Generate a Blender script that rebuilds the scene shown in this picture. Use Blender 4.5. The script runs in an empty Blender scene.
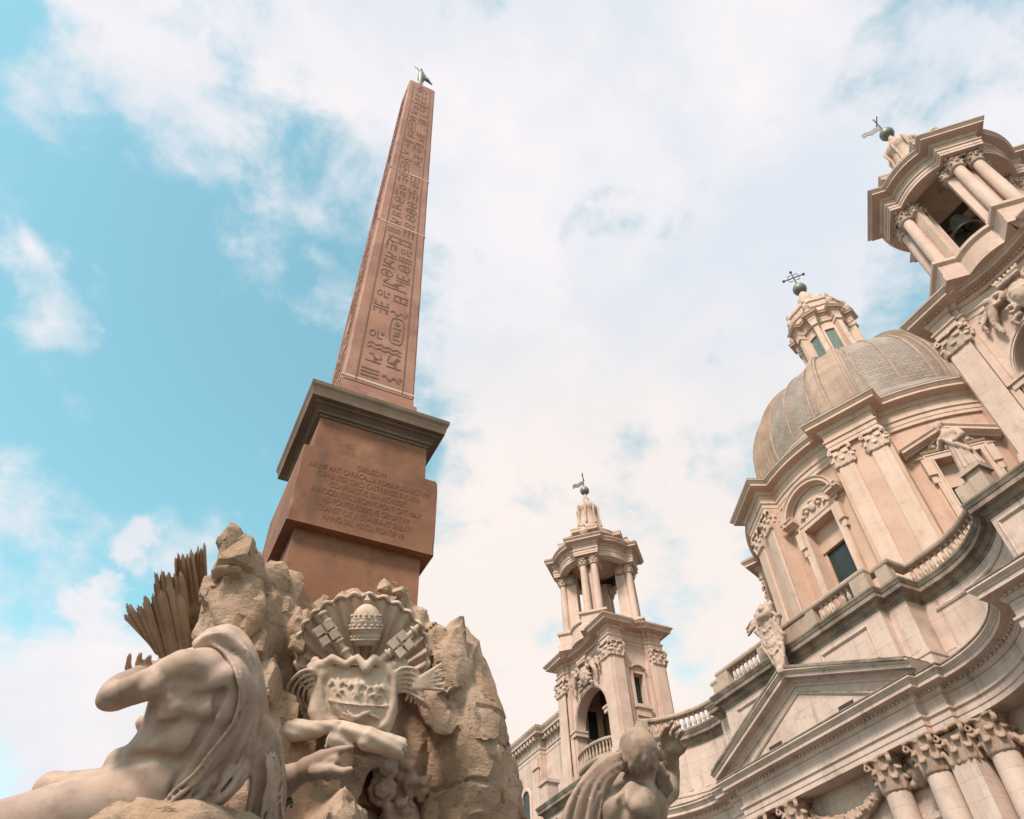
import bpy, bmesh, math, random
import numpy as np
import openvdb
from mathutils import Matrix, Vector

# ------------------------------------------------------------------ camera, sky, sun, exposure
scene = bpy.context.scene
COL = scene.collection
FPX, W_PX, H_PX = 736.0, 1024.0, 819.0
PITCH, ROLL, YAW, EYE = math.radians(46.4), math.radians(-2.53), math.radians(28.05), 1.6
_h = np.array([math.sin(YAW), math.cos(YAW), 0.0]); _r = np.array([math.cos(YAW), -math.sin(YAW), 0.0])
_u = np.array([0, 0, 1.0])
CF = math.cos(PITCH) * _h + math.sin(PITCH) * _u
_U0 = -math.sin(PITCH) * _h + math.cos(PITCH) * _u
CR = _r * math.cos(ROLL) + _U0 * math.sin(ROLL)
CU = -_r * math.sin(ROLL) + _U0 * math.cos(ROLL)
cam_data = bpy.data.cameras.new('camera')
cam_data.sensor_fit = 'HORIZONTAL'; cam_data.sensor_width = 36.0
cam_data.lens = 36.0 * FPX / W_PX
cam_data.clip_end = 5000.0
cam = bpy.data.objects.new('camera', cam_data); COL.objects.link(cam)
m = Matrix(((CR[0], CU[0], -CF[0], 0), (CR[1], CU[1], -CF[1], 0), (CR[2], CU[2], -CF[2], EYE), (0, 0, 0, 1)))
cam.matrix_world = m
scene.camera = cam

SUN_AZ, SUN_EL = math.radians(-124.0), math.radians(48.0)     # azimuth measured from +Y towards +X
sun_dir = Vector((math.sin(SUN_AZ) * math.cos(SUN_EL), math.cos(SUN_AZ) * math.cos(SUN_EL), math.sin(SUN_EL)))
sun_data = bpy.data.lights.new('sun', 'SUN')
sun_data.energy = 2.6; sun_data.angle = math.radians(11); sun_data.color = (1.0, 0.885, 0.81)
sun = bpy.data.objects.new('sun', sun_data); COL.objects.link(sun)
sun.rotation_euler = (-sun_dir).to_track_quat('-Z', 'Y').to_euler()
sun.location = (-30, -20, 60)

def pix_dir(px, py):
    d = CF * FPX + CR * (px - W_PX / 2) - CU * (py - H_PX / 2)
    return d / np.linalg.norm(d)

world = bpy.data.worlds.new('World'); scene.world = world
world.use_nodes = True
def build_sky():
    nt = world.node_tree; nt.nodes.clear()
    N = nt.nodes.new; L = nt.links.new
    out = N('ShaderNodeOutputWorld')
    sky = N('ShaderNodeTexSky'); sky.sky_type = 'NISHITA'; sky.sun_disc = False
    sky.sun_elevation = SUN_EL; sky.sun_rotation = SUN_AZ
    sky.air_density = 1.0; sky.dust_density = 0.6; sky.ozone_density = 1.5
    tint = N('ShaderNodeMix'); tint.data_type = 'RGBA'; tint.blend_type = 'MULTIPLY'; tint.inputs[0].default_value = 1.0
    L(sky.outputs[0], tint.inputs[6]); tint.inputs[7].default_value = (1.10, 1.42, 0.97, 1)
    bg_sky = N('ShaderNodeBackground'); L(tint.outputs[2], bg_sky.inputs[0]); bg_sky.inputs[1].default_value = 0.15
    geo = N('ShaderNodeTexCoord')
    def noise(scale, detail, rough, off, dist=0.0):
        mp = N('ShaderNodeMapping'); mp.inputs['Location'].default_value = off
        mp.inputs['Scale'].default_value = (scale, scale, scale * 1.35)
        L(geo.outputs['Generated'], mp.inputs[0])
        n = N('ShaderNodeTexNoise'); n.inputs['Scale'].default_value = 1.0; n.inputs['Detail'].default_value = detail
        n.inputs['Roughness'].default_value = rough; n.inputs['Distortion'].default_value = dist
        L(mp.outputs[0], n.inputs[0]); return n.outputs[0]
    def math_(op, a, b=None, clamp=False):
        n = N('ShaderNodeMath'); n.operation = op; n.use_clamp = clamp
        for i, v in enumerate((a, b)):
            if v is None: continue
            if isinstance(v, (int, float)): n.inputs[i].default_value = v
            else: L(v, n.inputs[i])
        return n.outputs[0]
    def ramp(v, lo, hi):
        n = N('ShaderNodeMapRange'); n.interpolation_type = 'SMOOTHSTEP'
        L(v, n.inputs[0]); n.inputs[1].default_value = lo; n.inputs[2].default_value = hi
        return n.outputs[0]
    wob = N('ShaderNodeTexNoise'); wob.inputs['Scale'].default_value = 11.0; wob.inputs['Detail'].default_value = 6; wob.inputs['Roughness'].default_value = 0.62
    L(geo.outputs['Generated'], wob.inputs[0])
    wo = N('ShaderNodeVectorMath'); wo.operation = 'MULTIPLY_ADD'; L(wob.outputs['Color'], wo.inputs[0]); wo.inputs[1].default_value = (0.13, 0.13, 0.13)
    wa = N('ShaderNodeVectorMath'); wa.operation = 'SUBTRACT'; L(geo.outputs['Generated'], wa.inputs[0]); wa.inputs[1].default_value = (0.065, 0.065, 0.065)
    L(wa.outputs[0], wo.inputs[2]); wn = N('ShaderNodeVectorMath'); wn.operation = 'NORMALIZE'; L(wo.outputs[0], wn.inputs[0])
    def blob(px, py, rpx, soft):
        d = pix_dir(px, py); a = math.atan(rpx / FPX)
        n = N('ShaderNodeVectorMath'); n.operation = 'DOT_PRODUCT'
        L(wn.outputs[0], n.inputs[0]); n.inputs[1].default_value = tuple(d)
        return ramp(n.outputs['Value'], math.cos(a * soft), math.cos(a * 0.25))
    big = noise(2.3, 7, 0.52, (3.1, 0.4, 1.7), 0.15)
    fine = noise(7.0, 8, 0.58, (0.3, 5.1, 2.2), 0.2)
    dens = math_('ADD', math_('MULTIPLY', math_('SUBTRACT', big, 0.5), 1.5), math_('MULTIPLY', math_('SUBTRACT', fine, 0.5), 1.9))
    # clear areas (negative) and cloud banks (positive), as directions in the sky
    total = math_('ADD', dens, 0.62)
    for (px, py, r, s, w) in SKY_BLOBS:
        total = math_('ADD', total, math_('MULTIPLY', blob(px, py, r, s), w))
    mask = ramp(total, 0.22, 0.80)
    shade = ramp(noise(4.2, 6, 0.55, (8.0, 1.0, 4.0), 0.2), 0.30, 0.72)
    warm = blob(600, 760, 420, 1.3)
    c1 = N('ShaderNodeMix'); c1.data_type = 'RGBA'; L(shade, c1.inputs[0])
    c1.inputs[6].default_value = (0.39, 0.42, 0.46, 1); c1.inputs[7].default_value = (0.505, 0.48, 0.49, 1)
    c2 = N('ShaderNodeMix'); c2.data_type = 'RGBA'; L(math_('MULTIPLY', warm, 0.75), c2.inputs[0])
    L(c1.outputs[2], c2.inputs[6]); c2.inputs[7].default_value = (0.52, 0.46, 0.42, 1)
    bg_c = N('ShaderNodeBackground'); L(c2.outputs[2], bg_c.inputs[0]); bg_c.inputs[1].default_value = 1.0
    mx = N('ShaderNodeMixShader'); L(mask, mx.inputs[0]); L(bg_sky.outputs[0], mx.inputs[1]); L(bg_c.outputs[0], mx.inputs[2])
    L(mx.outputs[0], out.inputs[0])
SKY_BLOBS = [
    (70, 290, 250, 1.6, -0.30), (160, 390, 220, 1.5, -0.30), (60, 470, 130, 1.4, -0.16), (20, 190, 140, 1.4, -0.12), (260, 420, 120, 1.4, -0.14),
    (150, 560, 110, 1.3, -0.26), (490, 370, 150, 1.7, -0.16), (650, 230, 120, 1.7, -0.04), (620, 440, 70, 1.6, 0.16), (545, 490, 50, 1.6, 0.12), (740, 340, 150, 1.6, -0.09), (460, 250, 100, 1.5, -0.06), (300, 270, 110, 1.4, -0.08), (0, 20, 70, 1.4, -0.10),
    (85, 285, 50, 1.7, 0.34), (35, 230, 40, 1.7, 0.18), (55, 350, 40, 1.7, 0.22), (20, 140, 80, 1.5, -0.2), (120, 100, 150, 1.5, 0.30), (300, 290, 60, 1.5, .2), (560, 100, 280, 1.6, 0.24), (980, 90, 90, 1.4, 0.30),
    (190, 515, 40, 1.4, 0.36), (96, 605, 20, 1.5, 0.36), (162, 452, 22, 1.5, 0.38), (135, 551, 18, 1.5, 0.36), (40, 700, 180, 1.5, 0.24),
    (660, 560, 260, 1.5, 0.25), (840, 60, 150, 1.4, 0.14), (965, 40, 80, 1.5, -0.40), (30, 620, 110, 1.5, 0.22), (15, 480, 90, 1.6, 0.26), (60, 60, 110, 1.6, 0.16), (20, 790, 60, 1.4, -0.2),
]
build_sky()

vs = scene.view_settings
scene.display_settings.display_device = 'sRGB'
vs.view_transform = 'Standard'; vs.look = 'None'; vs.exposure = 0.95; vs.gamma = 1.0; vs.use_curve_mapping = False
scene.render.engine = 'CYCLES'
scene.cycles.max_bounces = 6; scene.cycles.diffuse_bounces = 4; scene.cycles.glossy_bounces = 2
scene.cycles.use_denoising = True
scene.cycles.use_adaptive_sampling = True; scene.cycles.adaptive_threshold = 0.02

# ------------------------------------------------------------------ helpers: pixels to points
def P(px, py, d):
    """the point seen at pixel (px, py) at depth d metres along the view axis"""
    v = CF + CR * ((px - W_PX / 2) / FPX) - CU * ((py - H_PX / 2) / FPX)
    return np.array([0, 0, EYE]) + v * d
def PR(rpx, d): return rpx * d / FPX

# ------------------------------------------------------------------ helpers: materials
def nmath(nt, op, a, b=None, clamp=False):
    n = nt.nodes.new('ShaderNodeMath'); n.operation = op; n.use_clamp = clamp
    for i, v in enumerate((a, b)):
        if v is None: continue
        if isinstance(v, (int, float)): n.inputs[i].default_value = v
        else: nt.links.new(v, n.inputs[i])
    return n.outputs[0]
def nmix(nt, f, a, b, mode='MIX'):
    n = nt.nodes.new('ShaderNodeMix'); n.data_type = 'RGBA'; n.blend_type = mode
    for i, v in ((0, f), (6, a), (7, b)):
        if isinstance(v, (int, float)): n.inputs[i].default_value = v
        elif isinstance(v, tuple): n.inputs[i].default_value = (v[0], v[1], v[2], 1)
        else: nt.links.new(v, n.inputs[i])
    return n.outputs[2]
def nnoise(nt, co, scale, detail=5, rough=0.55, dist=0.0, vec=(1, 1, 1), loc=(0, 0, 0)):
    mp = nt.nodes.new('ShaderNodeMapping'); mp.inputs['Scale'].default_value = vec; mp.inputs['Location'].default_value = loc
    nt.links.new(co, mp.inputs[0])
    n = nt.nodes.new('ShaderNodeTexNoise'); n.inputs['Scale'].default_value = scale; n.inputs['Detail'].default_value = detail
    n.inputs['Roughness'].default_value = rough; n.inputs['Distortion'].default_value = dist
    nt.links.new(mp.outputs[0], n.inputs[0]); return n.outputs[0]
def nramp(nt, v, lo, hi):
    n = nt.nodes.new('ShaderNodeMapRange'); n.interpolation_type = 'SMOOTHSTEP'
    nt.links.new(v, n.inputs[0]); n.inputs[1].default_value = lo; n.inputs[2].default_value = hi
    return n.outputs[0]
def start_mat(name, rough=0.85):
    mt = bpy.data.materials.new(name); mt.use_nodes = True
    nt = mt.node_tree; b = nt.nodes['Principled BSDF']
    b.inputs['Roughness'].default_value = rough
    b.inputs['Specular IOR Level'].default_value = 0.25
    g = nt.nodes.new('ShaderNodeNewGeometry')
    return mt, nt, b, g.outputs['Position'], g.outputs['Normal']
def bump(nt, b, h, strength, dist):
    n = nt.nodes.new('ShaderNodeBump'); n.inputs['Strength'].default_value = strength; n.inputs['Distance'].default_value = dist
    nt.links.new(h, n.inputs['Height']); nt.links.new(n.outputs[0], b.inputs['Normal'])
def stone(name, c1, c2, bed=0.0, joints=0.0, stain=(0.10, 0.085, 0.07), stain_amt=0.5, lichen=0.5, scale=0.5, bump_s=0.3, bump_d=0.03, rough=0.85, rust=None, fine=9.0, streak=0.0):
    """weathered stone or plaster: two tones, patchy staining, rain streaks, dark growth on ledges that face the sky"""
    mt, nt, b, co, nor = start_mat(name, rough)
    base = nmix(nt, nramp(nt, nnoise(nt, co, scale, 6, 0.6), 0.33, 0.67), c1, c2)
    gr = nnoise(nt, co, fine, 6, 0.65)
    base = nmix(nt, 0.22, base, nmix(nt, gr, (0.25, 0.25, 0.25), (0.78, 0.78, 0.78)), 'OVERLAY')
    if rust:
        base = nmix(nt, nmath(nt, 'MULTIPLY', nramp(nt, nnoise(nt, co, scale * 1.7, 5, 0.6, 0.4, loc=(4, 2, 9)), 0.50, 0.72), 0.75), base, rust)
    st = nramp(nt, nnoise(nt, co, scale * 2.6, 8, 0.68, 0.3, loc=(7, 3, 1)), 0.50, 0.80)
    base = nmix(nt, nmath(nt, 'MULTIPLY', st, stain_amt), base, stain)
    if streak > 0:
        sk = nramp(nt, nnoise(nt, co, 1.0, 6, 0.6, 0.0, vec=(2.6, 2.6, 0.12)), 0.52, 0.80)
        base = nmix(nt, nmath(nt, 'MULTIPLY', sk, streak), base, stain)
    if lichen > 0:
        sx = nt.nodes.new('ShaderNodeSeparateXYZ'); nt.links.new(nor, sx.inputs[0])
        up = nramp(nt, sx.outputs[2], 0.25, 0.8)
        lk = nramp(nt, nnoise(nt, co, 3.0, 7, 0.7, loc=(2, 8, 5)), 0.36, 0.62)
        base = nmix(nt, nmath(nt, 'MULTIPLY', nmath(nt, 'MULTIPLY', up, lk), lichen), base, (0.085, 0.070, 0.054))
    if joints > 0:
        sp = nt.nodes.new('ShaderNodeSeparateXYZ'); nt.links.new(co, sp.inputs[0]); cb = nt.nodes.new('ShaderNodeCombineXYZ')
        nt.links.new(nmath(nt, 'SUBTRACT', sp.outputs[1], sp.outputs[0]), cb.inputs[0]); nt.links.new(sp.outputs[2], cb.inputs[1])
        br = nt.nodes.new('ShaderNodeTexBrick'); nt.links.new(cb.outputs[0], br.inputs[0]); br.inputs['Scale'].default_value = 1.0
        br.inputs['Brick Width'].default_value = 1.55; br.inputs['Row Height'].default_value = .62; br.inputs['Mortar Size'].default_value = .012; br.inputs['Mortar Smooth'].default_value = .3
        br.inputs['Color1'].default_value = (.47, .47, .47, 1); br.inputs['Color2'].default_value = (.55, .55, .55, 1); br.inputs['Mortar'].default_value = (.22, .2, .18, 1)
        base = nmix(nt, joints, base, br.outputs[0], 'OVERLAY')
    nt.links.new(base, b.inputs['Base Color'])
    h = nmath(nt, 'ADD', nmath(nt, 'MULTIPLY', gr, 0.5), nnoise(nt, co, scale * 5, 8, 0.6))
    if bed > 0:
        bd = nnoise(nt, co, 2.2, 7, 0.72, 0.2, vec=(0.9, 0.9, 2.4))
        h = nmath(nt, 'ADD', h, nmath(nt, 'MULTIPLY', bd, bed * 1.2))
        pits = nramp(nt, nnoise(nt, co, 6.0, 5, 0.7, 0.0, vec=(0.7, 0.7, 2.2), loc=(1, 6, 3)), 0.60, 0.74)
        h = nmath(nt, 'SUBTRACT', h, nmath(nt, 'MULTIPLY', pits, bed))
        base = nmix(nt, nmath(nt, 'MULTIPLY', pits, 0.6), base, stain)
        nt.links.new(base, b.inputs['Base Color'])
    bump(nt, b, h, bump_s, bump_d)
    return mt
def plain(name, c, rough=0.6, metal=0.0, var=0.25, scale=3.0):
    mt, nt, b, co, nor = start_mat(name, rough)
    n = nnoise(nt, co, scale, 5, 0.6)
    lo = tuple(x * (1 - var) for x in c); hi = tuple(min(1, x * (1 + var)) for x in c)
    nt.links.new(nmix(nt, n, lo, hi), b.inputs['Base Color']); b.inputs['Metallic'].default_value = metal
    return mt

MAT = {}
MAT['facade'] = stone('facade_travertine', (0.60, 0.45, 0.375), (0.49, 0.36, 0.295), joints=0.35, stain=(0.19, 0.135, 0.10), stain_amt=0.65, lichen=0.8, scale=0.55, streak=0.65, bump_d=0.02)
MAT['ledge'] = stone('weathered_cornice_travertine', (0.46, 0.34, 0.26), (0.34, 0.25, 0.19), stain=(0.09, 0.07, 0.05), stain_amt=0.65, lichen=0.95, scale=0.6, streak=0.45, bump_d=0.03)
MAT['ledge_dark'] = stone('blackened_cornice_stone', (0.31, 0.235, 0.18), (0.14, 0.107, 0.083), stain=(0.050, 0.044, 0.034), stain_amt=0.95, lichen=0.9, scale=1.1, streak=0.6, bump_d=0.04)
MAT['tower'] = stone('tower_stucco', (0.62, 0.45, 0.365), (0.52, 0.365, 0.29), joints=0.2, stain=(0.24, 0.155, 0.115), stain_amt=0.55, lichen=0.7, scale=0.6, streak=0.45, bump_d=0.015)
MAT['ornament'] = stone('carved_ornament_stone', (0.55, 0.40, 0.315), (0.42, 0.295, 0.225), stain=(0.12, 0.085, 0.06), stain_amt=0.6, lichen=0.5, scale=1.2, bump_d=0.03)
MAT['capital'] = stone('capital_stone', (0.43, 0.295, 0.22), (0.32, 0.212, 0.152), stain=(0.10, 0.07, 0.05), stain_amt=0.6, lichen=0.4, scale=1.4, bump_d=0.03)
MAT['drum'] = stone('drum_ochre_stucco', (0.57, 0.385, 0.29), (0.50, 0.325, 0.24), stain=(0.28, 0.165, 0.11), stain_amt=0.5, lichen=0.4, scale=0.5, streak=0.4, bump_d=0.015)
MAT['drum_trim'] = stone('drum_pale_stucco', (0.62, 0.45, 0.355), (0.55, 0.385, 0.295), stain=(0.27, 0.175, 0.12), stain_amt=0.5, lichen=0.8, scale=0.6, streak=0.35, bump_d=0.015)
MAT['granite'] = stone('red_granite', (0.265, 0.117, 0.064), (0.18, 0.077, 0.043), stain=(0.075, 0.042, 0.03), stain_amt=0.75, lichen=0.3, scale=0.9, bump_d=0.008, rough=0.7, rust=(0.30, 0.15, 0.088), fine=30.0, streak=0.6)
MAT['granite_pale'] = stone('weathered_pink_granite', (0.39, 0.20, 0.14), (0.29, 0.142, 0.098), stain=(0.13, 0.07, 0.052), stain_amt=0.65, lichen=0.2, scale=0.9, bump_d=0.012, rough=0.75, fine=30.0, streak=0.5, rust=(0.41, 0.235, 0.17))
MAT['granite_cut'] = stone('dark_cut_granite', (0.22, 0.112, 0.079), (0.165, 0.084, 0.06), stain_amt=0.4, lichen=0.0, scale=2.0, bump_d=0.006)  # the carved signs are a darker brown than the shaft
MAT['granite_text'] = stone('inscription_granite', (0.215, 0.094, 0.052), (0.16, 0.068, 0.038), stain_amt=0.3, lichen=0.0, scale=2.0, bump_d=0.006)
MAT['bronze_stone'] = stone('grey_brown_cornice_stone', (0.20, 0.138, 0.095), (0.14, 0.095, 0.064), stain=(0.06, 0.048, 0.036), stain_amt=0.6, lichen=0.6, scale=1.2, bump_d=0.012)
MAT['rock'] = stone('rough_travertine_rock', (0.50, 0.345, 0.245), (0.33, 0.212, 0.14), bed=0.8, stain=(0.060, 0.042, 0.028), stain_amt=0.95, lichen=0.35, scale=0.9, bump_s=0.7, bump_d=0.07, rust=(0.34, 0.19, 0.10), fine=7.0)
MAT['marble'] = stone('weathered_white_marble', (0.455, 0.318, 0.25), (0.285, 0.19, 0.143), stain=(0.15, 0.10, 0.075), stain_amt=0.75, lichen=0.0, scale=1.5, bump_s=0.2, bump_d=0.015, rough=0.6, rust=(0.46, 0.31, 0.20), fine=18.0)
MAT['marble_dark'] = stone('water_stained_marble', (0.40, 0.29, 0.215), (0.25, 0.17, 0.125), stain=(0.075, 0.05, 0.036), stain_amt=0.8, lichen=0.0, scale=1.6, bump_s=0.25, bump_d=0.015, rough=0.55, rust=(0.36, 0.23, 0.15), fine=18.0)
MAT['arms'] = stone('carved_arms_travertine', (0.60, 0.455, 0.36), (0.47, 0.34, 0.255), stain=(0.13, 0.09, 0.06), stain_amt=0.55, lichen=0.25, scale=1.6, bump_s=0.35, bump_d=0.02, fine=14.0)
MAT['palm'] = stone('carved_palm_travertine', (0.52, 0.365, 0.26), (0.38, 0.255, 0.175), stain=(0.11, 0.075, 0.05), stain_amt=0.6, lichen=0.1, scale=1.6, bump_d=0.02)
MAT['iron'] = plain('dark_iron', (0.09, 0.085, 0.08), 0.5, 0.6)
MAT['verdigris'] = plain('grey_green_bronze', (0.20, 0.20, 0.16), 0.5, 0.4)
MAT['glass'] = plain('dark_window_glass', (0.035, 0.045, 0.04), 0.15, 0.0, 0.5, 1.0)
MAT['glass_green'] = plain('greenish_leaded_glass', (0.13, 0.17, 0.15), 0.25, 0.0, 0.4, 4.0)
MAT['timber'] = plain('dark_timber', (0.06, 0.045, 0.035), 0.8)
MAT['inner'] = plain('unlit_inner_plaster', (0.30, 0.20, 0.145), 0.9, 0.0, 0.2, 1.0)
MAT['leaf'] = plain('green_weed', (0.045, 0.075, 0.02), 0.7, 0.0, 0.4, 20.0)
MAT['paving'] = stone('basalt_paving', (0.13, 0.12, 0.115), (0.09, 0.085, 0.08), stain_amt=0.3, lichen=0, scale=1.5, bump_d=0.02)
def dome_mat():
    mt, nt, b, co, nor = start_mat('dome_lead_sheets', 0.6)
    tc = nt.nodes.new('ShaderNodeTexCoord')
    br = nt.nodes.new('ShaderNodeTexBrick'); nt.links.new(tc.outputs['UV'], br.inputs[0])
    br.inputs['Scale'].default_value = 1.0; br.inputs['Mortar Size'].default_value = 0.018; br.inputs['Brick Width'].default_value = 0.46
    br.inputs['Row Height'].default_value = 0.25; br.inputs['Mortar Smooth'].default_value = 0.3
    br.inputs['Color1'].default_value = (0.29, 0.22, 0.175, 1); br.inputs['Color2'].default_value = (0.215, 0.168, 0.138, 1)
    br.inputs['Mortar'].default_value = (0.13, 0.092, 0.07, 1)
    base = nmix(nt, nmath(nt, 'MULTIPLY', nramp(nt, nnoise(nt, co, 0.35, 6, 0.65), 0.42, 0.66), 0.55), br.outputs[0], (0.37, 0.295, 0.24))
    base = nmix(nt, nmath(nt, 'MULTIPLY', nramp(nt, nnoise(nt, co, 1.1, 7, 0.7, loc=(3, 3, 3)), 0.55, 0.8), 0.6), base, (0.12, 0.10, 0.08))
    nt.links.new(base, b.inputs['Base Color'])
    bump(nt, b, br.outputs[1], -0.4, 0.05)
    return mt
MAT['dome'] = dome_mat()
MAT['dome_rib'] = stone('dome_rib_lead', (0.40, 0.285, 0.215), (0.31, 0.215, 0.16), stain=(0.13, 0.10, 0.075), stain_amt=0.5, lichen=0.3, scale=0.8, bump_d=0.02)

# ------------------------------------------------------------------ helpers: objects
WM = {}
def place(o, loc=(0, 0, 0), rz=0.0, scale=(1, 1, 1), parent=None):
    COL.objects.link(o)
    m = Matrix.Translation(loc) @ Matrix.Rotation(rz, 4, 'Z') @ Matrix.Diagonal((scale[0], scale[1], scale[2], 1))
    WM[o.name] = m
    if parent is not None:
        o.parent = parent
        o.matrix_parent_inverse = WM[parent.name].inverted()
    o.matrix_basis = m
    return o
def tag(o, label=None, cat=None, group=None, kind=None):
    if label: o['label'] = label
    if cat: o['category'] = cat
    if group: o['group'] = group
    if kind: o['kind'] = kind
    return o
def thing(name, loc, label, cat, group=None, rz=0.0):
    o = bpy.data.objects.new(name, None); o.empty_display_size = 0.5
    place(o, loc, rz); return tag(o, label, cat, group)
class MB:
    """collects vertices and faces; build() links them as one mesh object"""
    def __init__(s): s.v = []; s.f = []; s.uv = None
    def add(s, vs, fs):
        k = len(s.v); s.v.extend([tuple(map(float, v)) for v in vs]); s.f.extend([tuple(i + k for i in f) for f in fs]); return s
    def box(s, lo, hi):
        x0, y0, z0 = lo; x1, y1, z1 = hi
        return s.add([(x0, y0, z0), (x1, y0, z0), (x1, y1, z0), (x0, y1, z0), (x0, y0, z1), (x1, y0, z1), (x1, y1, z1), (x0, y1, z1)],
                     [(0, 3, 2, 1), (4, 5, 6, 7), (0, 1, 5, 4), (1, 2, 6, 5), (2, 3, 7, 6), (3, 0, 4, 7)])
    def frustum(s, c, a0, a1, z0, z1):
        x, y = c
        v = [(x - a0, y - a0, z0), (x + a0, y - a0, z0), (x + a0, y + a0, z0), (x - a0, y + a0, z0),
             (x - a1, y - a1, z1), (x + a1, y - a1, z1), (x + a1, y + a1, z1), (x - a1, y + a1, z1)]
        return s.add(v, [(0, 3, 2, 1), (4, 5, 6, 7), (0, 1, 5, 4), (1, 2, 6, 5), (2, 3, 7, 6), (3, 0, 4, 7)])
    def obox(s, c, ax, ay, az, hx, hy, hz):
        c = np.array(c, float); ax, ay, az = [np.array(a, float) for a in (ax, ay, az)]
        v = []
        for sz in (-1, 1):
            for sx, sy in ((-1, -1), (1, -1), (1, 1), (-1, 1)): v.append(c + ax * hx * sx + ay * hy * sy + az * hz * sz)
        return s.add(v, [(0, 3, 2, 1), (4, 5, 6, 7), (0, 1, 5, 4), (1, 2, 6, 5), (2, 3, 7, 6), (3, 0, 4, 7)])
    def lathe(s, prof, n=32, c=(0, 0), a0=0.0, a1=2 * math.pi, fn=None):
        full = abs(a1 - a0 - 2 * math.pi) < 1e-6
        cnt = n if full else n + 1
        vs = []
        for i in range(cnt):
            a = a0 + (a1 - a0) * i / n
            for r, z in prof:
                rr = fn(a, r, z) if fn else r
                vs.append((c[0] + rr * math.cos(a), c[1] + rr * math.sin(a), z))
        k = len(prof); fs = []
        for i in range(n):
            j = (i + 1) % cnt
            for t in range(k - 1): fs.append((i * k + t, j * k + t, j * k + t + 1, i * k + t + 1))
        return s.add(vs, fs)
    def sweep(s, path, prof, closed=False, cap=True):
        """profile (out, z) along a plan path; outwards is the right-hand side of the walk"""
        p = np.array(path, float); n = len(p)
        segs = [(p[(i + 1) % n] - p[i]) for i in range(n if closed else n - 1)]
        nor = []
        for d in segs:
            d = d / (np.linalg.norm(d) + 1e-12); nor.append(np.array([d[1], -d[0]]))
        mit = []
        for i in range(n):
            if closed: a, b = nor[i - 1], nor[i]
            else: a, b = nor[max(0, i - 1)], nor[min(len(nor) - 1, i)]
            q = 1 + a @ b
            mit.append((a + b) / max(q, 0.35))
        k = len(prof); vs = []
        for i in range(n):
            for o, z in prof:
                w = p[i] + mit[i] * o; vs.append((w[0], w[1], z))
        fs = []
        for i in range(n if closed else n - 1):
            j = (i + 1) % n
            for t in range(k - 1): fs.append((i * k + t, i * k + t + 1, j * k + t + 1, j * k + t))
        if not closed and cap:
            fs.append(tuple(range(k - 1, -1, -1))); fs.append(tuple((n - 1) * k + t for t in range(k)))
        return s.add(vs, fs)
    def plane_sweep(s, path, prof, org, ud, od, closed=False, zd=(0, 0, 1)):
        """profile (out, t) along a path drawn in an upright plane; t grows to the left of the walk"""
        p = np.array(path, float); n = len(p); org, ud, od, zd = [np.array(a, float) for a in (org, ud, od, zd)]
        nor = []
        for i in range(n if closed else n - 1):
            d = p[(i + 1) % n] - p[i]; d /= np.linalg.norm(d) + 1e-12; nor.append(np.array([-d[1], d[0]]))
        vs = []; k = len(prof)
        for i in range(n):
            if closed: a, b = nor[i - 1], nor[i]
            else: a, b = nor[max(0, i - 1)], nor[min(len(nor) - 1, i)]
            mt = (a + b) / max(1 + a @ b, 0.35)
            for o, t in prof:
                w = p[i] + mt * t; vs.append(org + ud * w[0] + zd * w[1] + od * o)
        fs = []
        for i in range(n if closed else n - 1):
            j = (i + 1) % n
            for t in range(k - 1): fs.append((i * k + t, j * k + t, j * k + t + 1, i * k + t + 1))
        if not closed:
            fs.append(tuple(range(k))); fs.append(tuple((n - 1) * k + t for t in range(k - 1, -1, -1)))
        return s.add(vs, fs)
    def prism(s, poly, org, ud, od, o0, o1, zd=(0, 0, 1)):
        """a flat outline drawn in an upright plane, given thickness from o0 to o1 along od"""
        org, ud, od, zd = [np.array(a, float) for a in (org, ud, od, zd)]
        n = len(poly); vs = [org + ud * u + zd * w + od * o for o in (o0, o1) for u, w in poly]
        fs = [tuple(range(n)), tuple(range(2 * n - 1, n - 1, -1))]
        for i in range(n):
            j = (i + 1) % n; fs.append((i, i + n, j + n, j))
        return s.add(vs, fs)
    def tube(s, pts, rad, n=8, caps=True):
        pts = [np.array(p, float) for p in pts]; m_ = len(pts)
        rad = rad if hasattr(rad, '__len__') else [rad] * m_
        vs = []; up = np.array([0.13, 0.27, 0.95])
        for i in range(m_):
            d = pts[min(i + 1, m_ - 1)] - pts[max(i - 1, 0)]; d /= np.linalg.norm(d) + 1e-12
            a = np.cross(d, up); 
            if np.linalg.norm(a) < 0.2: a = np.cross(d, np.array([1.0, 0, 0]))
            a /= np.linalg.norm(a); b = np.cross(d, a)
            for j in range(n):
                t = 2 * math.pi * j / n; vs.append(pts[i] + (a * math.cos(t) + b * math.sin(t)) * rad[i])
        fs = []
        for i in range(m_ - 1):
            for j in range(n):
                k = (j + 1) % n; fs.append((i * n + j, i * n + k, (i + 1) * n + k, (i + 1) * n + j))
        if caps:
            fs.append(tuple(range(n - 1, -1, -1))); fs.append(tuple((m_ - 1) * n + j for j in range(n)))
        return s.add(vs, fs)
    def ball(s, c, r, n=16, sz=1.0):
        k = n // 2; prof = [(max(r * math.sin(math.pi * i / k), 1e-4), c[2] - r * sz * math.cos(math.pi * i / k)) for i in range(k + 1)]
        return s.lathe(prof, n, (c[0], c[1]))
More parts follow.
